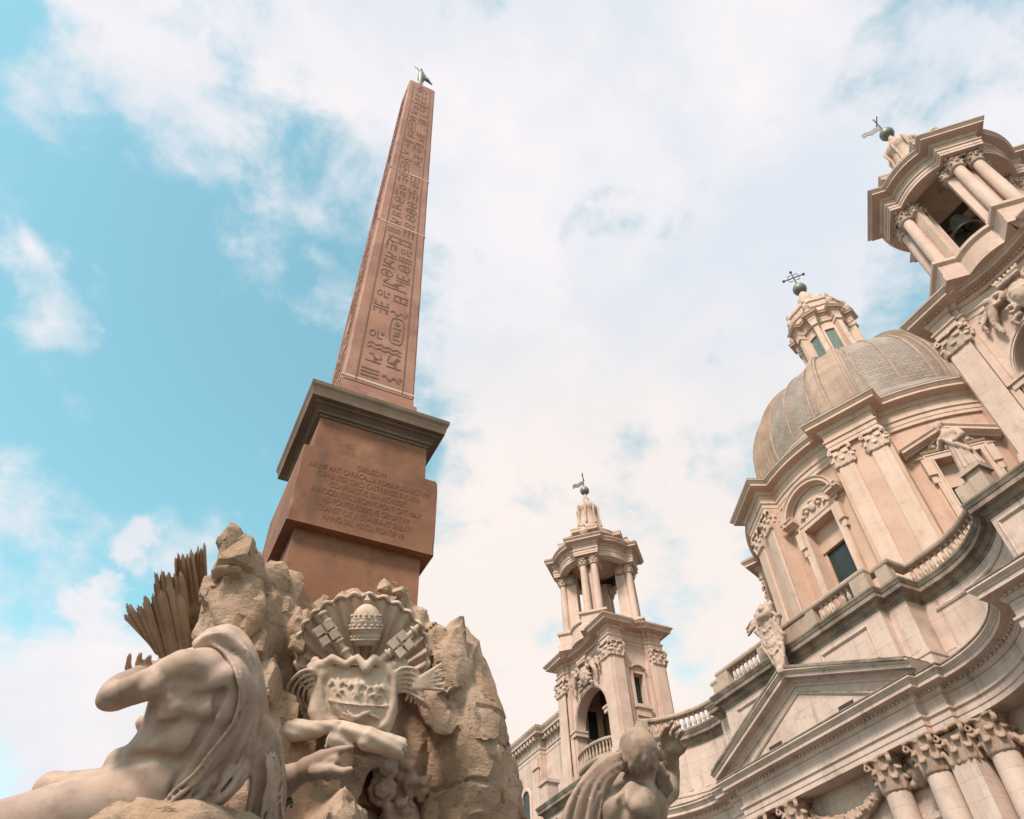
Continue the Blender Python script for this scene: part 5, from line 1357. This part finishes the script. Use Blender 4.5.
for i in range(NA):
    for j in range(NR):
        a = i * k + j; fs.append((a, a + k, a + k + 1, a + 1)); a += NR + 1; fs.append((a, a + 1, a + k + 1, a + k))
    a = i * k + NR; fs.append((a, a + k, a + k + NR + 1, a + NR + 1))
mb.add(vs, fs)
lip = []
for i in range(NA + 1):
    ph = i / NA * 17 * 2 * math.pi; e = AL(*rim[i], .10); lip.append(pivot + (e - pivot) * (1 + .012 * math.cos(ph)) + arms_o * (.03 * math.cos(ph) - .01))
mb.tube(lip, .021, 8)
arms = mb.build('coat_of_arms', 'arms', fountain, smooth=True)
# tiara
mb = MB(); tb, tt = AL(365, 647, .10), AL(367, 609, .16); ta = (tt - tb); th = np.linalg.norm(ta); ta /= th
t1 = np.cross(ta, arms_o); t1 /= np.linalg.norm(t1); t2 = np.cross(t1, ta)
prof = [(.001, .10), (.12, .09), (.135, .0), (.165, .02), (.19, .10), (.205, .11), (.20, .15), (.215, .2), (.232, .22), (.225, .26), (.225, .34), (.235, .37), (.225, .40), (.20, .47), (.18, .53), (.13, .60), (.07, .645), (.03, .66), (.045, .69), (.05, .72), (.03, .75), (.012, .80), (.001, .82)]
prof = [(r * .78, z * th / .62) for r, z in prof]; n = 28; vs = []
for i in range(n):
    a = 2 * math.pi * i / n
    for r, z in prof:
        rr = r * (1 + (.03 * math.cos(7 * a) if .08 < z < .5 else 0)); vs.append(tb + ta * z + (t1 * math.cos(a) + t2 * math.sin(a)) * rr)
kk = len(prof); fs = [(i * kk + j, ((i + 1) % n) * kk + j, ((i + 1) % n) * kk + j + 1, i * kk + j + 1) for i in range(n) for j in range(kk - 1)]
mb.add(vs, fs)
for z_, r_ in ((.09, .158), (.26, .185), (.42, .165)):
    zz = z_ * th / .62; ring = [tb + ta * zz + (t1 * math.cos(a) + t2 * math.sin(a)) * r_ for a in np.linspace(0, 6.2832, 25)]
    mb.tube(ring, .014, 6)
    for a in np.linspace(0, 6.2832, 17)[:-1]: mb.ball(tuple(tb + ta * (zz + .035) + (t1 * math.cos(a) + t2 * math.sin(a)) * r_), .020, 6)
mb.build('tiara', 'arms', arms, angle=40)
mb = MB(); mb.add([tb + ta * .03 + (t1 * math.cos(a) + t2 * math.sin(a)) * .115 for a in np.linspace(0, 6.283, 17)[:-1]] + [tb + ta * .028 + (t1 * math.cos(a) + t2 * math.sin(a)) * .115 for a in np.linspace(0, 6.283, 17)[:-1]], [tuple(range(16)), tuple(range(31, 15, -1))]); mb.build('tiara_hollow_shade', 'timber', arms)  # dark disc that paints the shade inside the tiara's opening
def key(p0, p1, bit, sg):
    mb = MB(); a, b = AL(*p0, .16), AL(*p1, .20); d = b - a; L = np.linalg.norm(d); d /= L; sd = np.cross(d, arms_o); sd /= np.linalg.norm(sd); oo = np.cross(sd, d)
    mb.tube([a, a + d * L * .3, b], [.045, .04, .036], 10)
    for q in (.05, .22, .42, .62, .82, .98): mb.tube([a + d * (L * q - .025), a + d * (L * q - .01), a + d * (L * q + .01), a + d * (L * q + .025)], [.035, .062, .062, .035], 10)
    c = AL(*bit, .20)
    for i in (-1, 1):
        for j in (-1, 1): mb.obox(c + sd * i * .062 + d * j * .062, sd, d, oo, .048, .048, .045)
    for i in (-1, 1): 
        for j in (-1, 1): mb.obox(c + sd * i * .088 + d * j * .03, sd, d, oo, .022, .02, .043); mb.obox(c + sd * i * .03 + d * j * .088, sd, d, oo, .02, .022, .043)
    mb.obox(c - oo * .03, sd, d, oo, .125, .125, .02)
    st = a + d * L * .8; mid = c * .6 + st * .4; mb.obox(mid - oo * .01, (c - st) / np.linalg.norm(c - st), np.cross(oo, (c - st) / np.linalg.norm(c - st)), oo, np.linalg.norm(c - st) * .45, .04, .03)
    mb.build('crossed_key', 'arms', arms, angle=40)
key((352, 664), (323, 616), (328, 636), -1); key((378, 664), (421, 627), (401, 647), 1)
# shield with draped flanks, lilies and a dove
s = sculpt_box([AL(283, 665, -.3), AL(445, 665, .4), AL(283, 735, .4), AL(445, 735, -.3), AL(360, 640, .3)], .14, .0175)
SH = lambda x, y, o=0.: AL(x, y, o)
RS = np.stack([arms_u, arms_o, arms_w])
for y_, hw_ in ((682, .36), (700, .37), (716, .34)): s.box(SH(358, y_, .10), (hw_, .07, .17), R=RS, rd=.06, k=.03)
s.ell(SH(358, 698, .10), (.30, .15, .30), k=.06)
out_ = [(325, 668), (321, 684), (322, 702), (328, 720), (343, 731), (358, 735), (374, 732), (388, 722), (394, 703), (394, 684), (391, 668)]
s.chain([SH(x, y, .16) for x, y in out_], [.034] * len(out_), k=.015)
s.chain([SH(320, 668, .12), SH(333, 661, .2), SH(346, 667, .2), SH(358, 660, .2), SH(366, 671, .22), SH(374, 661, .2), SH(386, 668, .12)], (.05, .05, .04, .04, .055, .05, .05), k=.03)
for sx, x_ in ((-1, 322), (1, 394)):
    for q in range(8):
        th_ = q / 8 * 5.4; r = 8 - .6 * q; s.ell(SH(x_ + r * math.cos(th_), 670 + r * math.sin(th_), .14), .045, k=.03)
def onS(x, y, lift):
    h = s.hit(x, y, 7.6, 9.4, 8.5); return P(x, y, h - lift)
lil = []
for i, x_ in enumerate((338, 357, 376)):                                   # fleurs-de-lis
    y_ = 688 + (i - 1) * 2.5
    lil.append(([(x_, y_ - 9), (x_, y_ - 3), (x_, y_ + 4)], (.010, .030, .016)))
    for sg in (-1, 1): lil.append(([(x_, y_ + 4), (x_ + sg * 3, y_ - 3), (x_ + sg * 6, y_ - 5), (x_ + sg * 8, y_ - 1)], (.016, .02, .022, .016)))
    lil.append(([(x_ - 4.5, y_ + 4), (x_ + 4.5, y_ + 5)], (.015, .015))); lil.append(([(x_, y_ + 4), (x_ - 2, y_ + 10)], (.016, .010))); lil.append(([(x_, y_ + 4), (x_ + 2, y_ + 10)], (.016, .010)))
lil.append(([(328, 700), (342, 703), (357, 705), (374, 706), (388, 706)], (.012,) * 5))
lil.append(([(347.5, 680), (348.5, 704)], (.009, .009))); lil.append(([(366.5, 682), (367, 706)], (.009, .009)))
lil.append(([(342, 717), (352, 719), (360, 716)], (.014, .036, .026))); lil.append(([(360, 716), (365, 713)], (.026, .024)))
for q_ in range(4): lil.append(([(353, 717), (347 - 4 * q_, 711 + 2.5 * q_)], (.020, .010))); lil.append(([(364, 714), (370 + 3 * q_, 711 + 2.6 * q_)], (.010, .013)))
lil = [([onS(x, y, .020) for x, y in pts], rr) for pts, rr in lil]
for pts, rr in lil: s.chain(pts, rr, k=.008)
for q_ in range(6):                                                          # drapery knots to both sides
    s.chain(spline([SH(328, 676 + 2.2 * q_, .10), SH(306 + q_ * 1.6, 672 + q_ * 4.6, .17 - .02 * q_), SH(289 + q_ * 5, 686 + q_ * 2.4, .06), SH(286 + q_ * 5.6, 703 + q_ * 1.2, -.05)], 4), [.021] * 13, k=.010)
    s.chain(spline([SH(388, 682 + 2.2 * q_, .12), SH(402 + q_ * 1.2, 670 + q_ * 4.6, .2 - .02 * q_), SH(417 + q_ * 1.0, 675 + 5.4 * q_, .18), SH(406 + q_ * 4.6, 700 + q_ * 1.8, .05)], 4), [.021] * 13, k=.010)
    s.chain(spline([SH(414, 684 + 1.2 * q_, .17), SH(425, 676 + q_ * 2.8, .19), SH(440 + q_ * .5, 666 + q_ * 5.0, .15)], 4), [.024, .024, .024, .024, .023, .022, .020, .018, .016], k=.010)
for (x_, y_, r) in ((316, 662, .05), (311, 668, .045), (321, 670, .05), (401, 661, .05), (396, 668, .05), (405, 665, .04)): s.ell(SH(x_, y_, .1), r, k=.03)
s.chain([SH(322, 690, .05), SH(318, 712, .08), SH(322, 728, .10)], (.10, .11, .09), k=.05); s.chain([SH(391, 692, .05), SH(391, 712, .10), SH(386, 730, .12)], (.07, .075, .06), k=.04)
s.build('shield', 'arms', arms)
s = sculpt_box([AL(283, 725, -.2), AL(408, 725, .5), AL(283, 765, .5), AL(408, 765, -.2)], .16, .0175)
s.chain([SH(336, 727, .30), SH(312, 732, .28), SH(290, 731, .24)], (.06, .10, .115), k=.02)
s.chain([SH(346, 728, .34), SH(368, 740, .36), SH(398, 749, .30)], (.05, .12, .115), k=.02)
s.ell(SH(341, 736, .24), (.12, .12, .16), k=.04)
for j in range(6): s.chain([SH(337 + 1.4 * j, 724, .33), SH(328 + 5.0 * j, 747, .34)], (.02, .026), k=.008)
s.chain([SH(341, 740, .24), SH(345, 760, .16)], (.12, .10), k=.06)
s.cone(SH(297, 731, .25), SH(276, 730.5, .22), .078, .085, k=.01, sub=True); s.cone(SH(390, 747, .32), SH(412, 753, .28), .075, .085, k=.01, sub=True)
s.cone(SH(298, 731, .25), SH(284, 731, .24), .040, .045, k=.01); s.cone(SH(388, 747, .32), SH(402, 750.5, .30), .04, .045, k=.01)
def stripes(p): return .006 * np.sin((p @ np.array([22., 9, 60.]))) + .004 * fbm(p * 9, 2, 5)
s.warp(stripes)
s.build('scroll', 'arms', arms)
# carved flowers and leaves hanging in the mouth of the cave
def rosette(px, py, d, r, n, name):
    c = P(px, py, d); s = SDF(c - r * 1.5 - .05, c + r * 1.5 + .05, .02); v = -pix_dir(px, py); a_ = np.cross(v, [0, 0, 1]); a_ /= np.linalg.norm(a_); b_ = np.cross(a_, v)
    for ring, (rr, q, o) in enumerate(((.72, n, 0), (.36, max(4, n - 3), .09))):
        for i in range(q):
            t = 6.283 * i / q + ring * .4; s.ell(c + (a_ * math.cos(t) + b_ * math.sin(t)) * r * rr + v * o, r * (.34 if ring == 0 else .24), k=.03)
    s.ell(c + v * .12, r * .18, k=.02); s.ell(c - v * .05, r * .7, k=.04)
    return s.build(name, 'capital', fountain)
rosette(385, 768, 8.5, .155, 9, 'stone_flower'); rosette(382, 790, 8.4, .165, 9, 'stone_flower')
s = sculpt_box([P(395, 755, 8.8), P(440, 830, 8.4), P(350, 770, 8.9), P(400, 830, 8.3)], .25, .022); rnd = random.Random(2)
for (bx, by, d, n) in ((415, 788, 8.6, 9), (405, 770, 8.7, 7), (365, 780, 8.75, 7), (398, 812, 8.4, 8), (360, 800, 8.8, 6)):
    for i in range(n):
        t = 6.283 * i / n + rnd.random(); L = 11 + 7 * rnd.random()
        s.chain([P(bx, by, d), P(bx + L * .6 * math.cos(t), by + L * .6 * math.sin(t), d - .10), P(bx + L * math.cos(t), by + L * math.sin(t), d - .04)], [PR(4.5, d), PR(5, d), PR(2, d)], k=.025)
s.chain(DIRS((392, 760, 8.8), (400, 800, 8.6), (410, 840, 8.3)), [PR(14, 8.8), PR(14, 8.6), PR(16, 8.3)], k=.06)
s.warp(lambda p: .02 * fbm(p * 8, 3, 6)); s.build('stone_leaves', 'capital', fountain)
# weeds in the joint under the god's hand
mb = MB(); rnd = random.Random(6); c = P(283, 802, 6.9)
for i in range(70):
    q = c + np.array([rnd.gauss(0, .05), rnd.gauss(0, .05), rnd.gauss(0, .045)]); a = rnd.random() * 6.28; L = rnd.uniform(.03, .07)
    d = np.array([math.cos(a), math.sin(a), rnd.uniform(.2, 1.2)]); d /= np.linalg.norm(d); w = np.cross(d, [.3, .5, .8]); w *= .018 / np.linalg.norm(w)
    mb.add([q, q + d * L * .5 + w, q + d * L, q + d * L * .5 - w], [(0, 1, 2, 3)])
tag(mb.build('weeds', 'leaf'), 'green weeds growing in a rock joint below the pointing stone hand', 'weeds', kind='stuff')

# ------------------------------------------------------------------ river god with veiled head, seen from behind
def px3(*q): return [P(x, y, d) for x, y, d in q]
def fold_bundle(s, A, B, n, r, k, seed=0, on=None, lift=0.0, back=0.0):
    """long cloth folds between two edge lines (pixel, pixel, depth); laid on the body `on` where it is there to carry them"""
    rnd = random.Random(seed); A_, B_ = np.array(spline(A, 5)), np.array(spline(B, 5)); m_ = min(len(A_), len(B_))
    A_ = A_[np.linspace(0, len(A_) - 1, m_).round().astype(int)]; B_ = B_[np.linspace(0, len(B_) - 1, m_).round().astype(int)]
    for i in range(n):
        t = (i + .5) / n + rnd.uniform(-.25, .25) / n; rr = r * rnd.uniform(.65, 1.35); q = []; ph = rnd.random() * 6
        for j in range(m_):
            w = t + .035 * math.sin(j * .55 + ph); p = A_[j] * (1 - w) + B_[j] * w
            if on is not None:
                h = on.hit(p[0], p[1], p[2] - .5, p[2] + .4)
                if h is not None: p[2] = h
            q.append(p)
        q = np.array(q); dz = q[:, 2].copy()
        for _ in range(3): dz[1:-1] = (dz[:-2] + 2 * dz[1:-1] + dz[2:]) / 4
        s.chain([P(q[j, 0], q[j, 1], dz[j] - lift + back) for j in range(m_)], [rr * (.55 + .45 * min(1, j / 4)) for j in range(m_)], k=k)
god = thing('river_god', P(150, 812, 5.8), 'colossal marble river god seen from behind with veiled head and pointing arm', 'statue')
s = sculpt_box([P(-70, 800, 5.0), P(60, 760, 6.6), P(360, 760, 6.9), P(220, 625, 6.4), P(100, 690, 5.6), P(-60, 840, 5.2)], .4, .019)
SC = .86
E3 = lambda x, y, d, r, k=.06, sub=False: s.ell(P(x, y, d), PR(r, d) * SC, k=k, sub=sub)
C3 = lambda pts, k=.05, sub=False: s.chain([P(*q[:3]) for q in pts], [PR(q[3], q[2]) * SC for q in pts], k=k, sub=sub)
# pelvis, waist, ribcage, shoulders
C3([(150, 806, 5.95, 50), (166, 775, 6.0, 47), (184, 742, 6.08, 46), (200, 712, 6.15, 50), (206, 690, 6.2, 44)], k=.10)
E3(126, 800, 5.95, 46, .1); E3(168, 802, 5.9, 48, .1); E3(222, 735, 6.25, 36, .12); E3(226, 702, 6.25, 34, .12); E3(186, 700, 6.2, 38, .12); E3(182, 728, 6.14, 38, .12); E3(160, 764, 6.02, 40, .12)
C3([(182, 674, 6.15, 24), (206, 670, 6.2, 28), (234, 690, 6.3, 24)], k=.12)
# thighs
C3([(140, 806, 5.85, 50), (80, 818, 5.55, 46), (10, 836, 5.3, 42), (-70, 858, 5.1, 38)], k=.10)
C3([(125, 796, 6.2, 34), (80, 792, 6.3, 24), (52, 788, 6.35, 17)], k=.08); E3(52, 787, 6.35, 15, .05); C3([(50, 790, 6.35, 16), (15, 835, 6.2, 14)], k=.05)
C3([(160, 742, 6.6, 16), (147, 729, 6.65, 10), (143, 723, 6.65, 8)], k=.04)
# raised arm: upper arm to the elbow, forearm turned away, hand lifting the veil
C3([(188, 675, 6.1, 25), (166, 676, 6.0, 20), (145, 686, 5.92, 17), (126, 692, 5.88, 16.5), (116, 696, 5.88, 16)], k=.07)
E3(177, 671, 5.98, 21, .06); E3(152, 686, 5.84, 14, .05); E3(110, 697, 5.86, 11, .04); C3([(144, 678, 5.86, 10), (128, 687, 5.84, 10)], k=.04)
C3([(113, 692, 5.95, 15), (124, 684, 6.2, 14), (138, 676, 6.45, 11), (146, 671, 6.55, 9)], k=.06)
E3(148, 670, 6.58, 9.5, .05); C3([(140, 671, 6.58, 7), (150, 668, 6.58, 8)], k=.04)
for a, b, c_ in (((134, 674), (128, 668), (129.5, 655)), ((141, 671), (138, 664), (140, 654.5)), ((148, 668), (147, 662), (150, 656)), ((154, 668), (157, 664), (160, 660))):
    C3([(*a, 6.58, 4.4), (*b, 6.54, 3.9), (*c_, 6.50, 3.1)], k=.008)
C3([(150, 677, 6.56, 5), (164, 674, 6.48, 4.2), (169, 668, 6.46, 3.4)], k=.01)
# muscles laid on the back
def muscle(pts, out, k, sub=False):
    q = []
    for x, y, r in pts:
        h = s.hit(x, y, 5.0, 6.8, 5.9); rr = PR(r, h) * SC
        q.append((x, y, h + rr - out if not sub else h - rr + out, r))
    C3(q, k, sub)
muscle([(186, 664, 17), (205, 669, 20), (214, 680, 15)], .07, .07)                      # shoulder blade
muscle([(178, 684, 8), (196, 690, 9), (214, 690, 8)], .022, .06)                         # its lower edge
muscle([(229, 676, 12), (233, 694, 13), (228, 714, 10)], .055, .08)                       # the far shoulder blade
muscle([(176, 694, 14), (180, 708, 16), (174, 722, 10)], .038, .09)                       # broad muscle down the flank
muscle([(210, 702, 13), (206, 718, 12)], .04, .07)
muscle([(146, 746, 12), (164, 744, 14), (188, 742, 12)], .038, .08)                       # loins
muscle([(205, 742, 12), (190, 766, 12), (176, 788, 10)], .038, .09)
muscle([(118, 760, 12), (150, 768, 15), (160, 786, 14)], .04, .08)                       # hip
muscle([(160, 728, 5.5), (180, 720, 6), (203, 725, 5)], .038, .08, True)                  # hollow under the ribs
muscle([(221, 692, 5), (209, 722, 5), (190, 752, 5), (172, 792, 4)], .05, .05, True)     # spine
muscle([(196, 698, 4), (212, 696, 4)], .018, .06, True)
muscle([(132, 758, 4), (158, 757, 4.5), (176, 762, 4)], .018, .06, True)
for q_ in range(3): muscle([(163 + q_ * 4, 716 - q_ * 9, 4), (176 + q_ * 4, 713 - q_ * 9, 4.5)], .015, .035)
C3([(112, 696, 5.84, 12), (106, 701, 5.86, 9)], k=.05)

# pointing arm
C3([(240, 700, 6.4, 22), (258, 745, 6.55, 19), (268, 780, 6.6, 18)], k=.06)
C3([(264, 784, 6.6, 19), (284, 782, 6.6, 18), (302, 772, 6.58, 12.5), (308, 769, 6.57, 12)], k=.05)
C3([(308, 767, 6.57, 11.5), (322, 759, 6.54, 10)], k=.04); C3([(313, 773, 6.57, 10), (326, 767, 6.53, 8.5)], k=.04)
C3([(322, 756, 6.53, 6), (338, 750.5, 6.5, 5), (352, 747, 6.5, 3.6)], k=.015)
C3([(325, 762, 6.50, 5.6), (336, 760, 6.44, 5), (338, 765, 6.48, 4.2)], k=.012); C3([(325, 768, 6.5, 5.4), (335, 768, 6.44, 4.8), (334, 773, 6.48, 4)], k=.012); C3([(322, 774, 6.5, 5), (330, 775, 6.45, 4.2), (328, 779, 6.48, 3.4)], k=.012)
C3([(314, 771, 6.46, 6), (332, 769, 6.36, 5), (343, 771.5, 6.33, 4.6), (351, 769, 6.33, 3.4)], k=.015)
# neck and the head under the veil
C3([(214, 674, 6.3, 18), (219, 658, 6.38, 17)], k=.06); s.ell(P(221, 652, 6.40), (PR(19, 6.4), PR(21, 6.4), PR(21, 6.4)), k=.05)
s.warp(lambda p: .008 * fbm(p * 4, 3, 14))
body_god = s; s.build('body', 'marble', god)
s = sculpt_box([P(180, 625, 6.2), P(295, 640, 6.6), P(185, 820, 5.4), P(290, 830, 6.4), P(240, 830, 5.6)], .3, .019)
s.ell(P(222, 650, 6.40), (PR(21, 6.4), PR(22, 6.4), PR(22, 6.4)), k=.04)
A = [(212, 632, 6.30), (234, 634, 6.30), (250, 658, 6.32), (258, 690, 6.34), (260, 716, 6.28), (254, 745, 6.20), (243, 772, 6.1), (224, 796, 5.9), (205, 810, 5.75)]
B = [(196, 645, 6.20), (212, 645, 6.15), (230, 662, 6.05), (240, 690, 5.98), (234, 717, 5.92), (219, 741, 5.85), (196, 767, 5.72), (176, 788, 5.62), (160, 806, 5.5)]
fold_bundle(s, A, B, 7, .026, .008, 1, body_god, .050)
fold_bundle(s, A, B, 9, .060, .03, 2, body_god, -.055)
for q_ in range(4):
    s.chain(spline(px3((195 + q_, 645 + 2 * q_, 6.16), (207 + 3 * q_, 636 + 2 * q_, 6.18), (225 + 4 * q_, 634 + 5 * q_, 6.19), (243 + 3 * q_, 650 + 7 * q_, 6.22)), 5), [.022] * 16, k=.012)
# the end of the cloth falling from the forearm
A = [(262, 716, 6.3), (256, 745, 6.25), (250, 785, 6.15), (242, 835, 6.05)]; B = [(270, 724, 6.35), (280, 750, 6.4), (285, 785, 6.4), (282, 835, 6.35)]
fold_bundle(s, A, B, 6, .030, .010, 3); fold_bundle(s, A, B, 4, .055, .04, 4, None, 0, .06)
fold_bundle(s, [(264, 752, 6.2), (266, 775, 6.14), (262, 800, 6.1), (258, 835, 6.05)], [(281, 752, 6.3), (286, 775, 6.26), (284, 800, 6.22), (286, 835, 6.2)], 4, .026, .008, 7)
s.build('veil', 'marble', god)

# ------------------------------------------------------------------ second river god: bald head from behind, hand thrown up
god2 = thing('river_god', P(615, 850, 8.6), 'dark stained river god with bald head and one raised hand before the church', 'statue')
s = sculpt_box([P(560, 860, 8.2), P(690, 715, 9.4), P(600, 730, 8.2), P(690, 860, 8.6)], .45, .019)
s.ell(P(638, 748, 8.55), (.215, .22, .235), k=.05); s.ell(P(640, 757, 8.55), (.20, .21, .20), k=.04)
C3([(641, 765, 8.6, 17), (637, 790, 8.6, 19)], k=.08)
C3([(655, 752, 8.75, 8), (661, 757, 8.8, 5)], k=.04)
for q in ((654, 747), (656, 752), (654.5, 757), (652, 759)): E3(q[0], q[1], 8.46, 3, .015)
for q in ((621, 752), (620, 757)): E3(q[0], q[1], 8.5, 3, .015)
rl = random.Random(12)
for i in range(46):                                                       # short hair round the nape and sides
    t = rl.uniform(-1, 1); x_, y_ = 638 + 17 * t, 752 + rl.uniform(0, 16) - 3 * abs(t); h = s.hit(x_, y_, 7.6, 9.2)
    if h is None: continue
    C3([(x_, y_, h + .012, 2.0), (x_ + rl.uniform(-2, 2), y_ + 4, h + .004, 2.2), (x_ + rl.uniform(-3, 3), y_ + 7, h + .012, 1.4)], k=.012)
C3([(600, 806, 8.5, 26), (628, 798, 8.55, 28), (648, 806, 8.65, 24)], k=.1)
E3(640, 804, 8.27, 20, .06); E3(612, 806, 8.3, 19, .06); C3([(632, 790, 8.3, 9), (624, 800, 8.18, 9)], k=.05); C3([(648, 792, 8.4, 10), (634, 806, 8.14, 9)], k=.04); C3([(628, 815, 8.16, 9), (622, 840, 8.1, 10)], k=.04); C3([(610, 815, 8.2, 9), (606, 840, 8.15, 10)], k=.04)
C3([(615, 826, 8.5, 38), (612, 870, 8.5, 42)], k=.12); C3([(645, 815, 8.3, 17), (640, 860, 8.1, 17)], k=.08)
C3([(622, 790, 8.18, 3), (622, 820, 8.08, 4)], k=.05, sub=True)
C3([(652, 800, 8.9, 17), (668, 790, 9.1, 13), (672, 772, 9.25, 9), (671, 762, 9.25, 8)], k=.06)
C3([(670, 760, 9.25, 9), (671, 748, 9.22, 9.5)], k=.05)
for b, m_, t in (((664, 746), (662, 736), (666, 727)), ((668, 743), (667, 731), (672, 722)), ((673, 743), (673, 731), (679, 725)), ((677, 746), (679, 737), (683, 732))):
    C3([(*b, 9.22, 3.4), (*m_, 9.2, 3.1), (*t, 9.14, 2.2)], k=.02)
C3([(676, 755, 9.2, 4), (682, 750, 9.15, 3.4), (685, 746, 9.12, 2.4)], k=.02)
s.warp(lambda p: .008 * fbm(p * 5, 3, 24)); s.build('body', 'marble_dark', god2)
s = sculpt_box([P(645, 760, 8.6), P(676, 802, 9.0)], .2, .02); rnd = random.Random(9)
for i in range(34):
    t = rnd.random(); x_, y_ = 656 + 8 * t + rnd.uniform(-5, 5), 764 + 28 * t + rnd.uniform(-3, 3); L = rnd.uniform(4, 8); a = rnd.uniform(.6, 2.2)
    s.chain([P(x_, y_, 8.72), P(x_ + L * math.cos(a) * .5 + 2, y_ + L * .5, 8.66), P(x_ + L * math.cos(a), y_ + L, 8.7)], [.05, .045, .02], k=.015)
s.build('beard', 'marble_dark', god2)
s = sculpt_box([P(545, 860, 8.2), P(625, 745, 8.6)], .4, .024)
A = [(620, 752, 8.45), (600, 761, 8.38), (578, 784, 8.32), (562, 820, 8.28), (550, 870, 8.25)]; B = [(624, 768, 8.36), (612, 780, 8.26), (603, 804, 8.2), (600, 836, 8.14), (598, 870, 8.12)]
fold_bundle(s, A, B, 6, .024, .008, 5, None, .02); fold_bundle(s, A, B, 7, .040, .03, 6, None, 0, .03)
s.build('cloak', 'marble', god2)
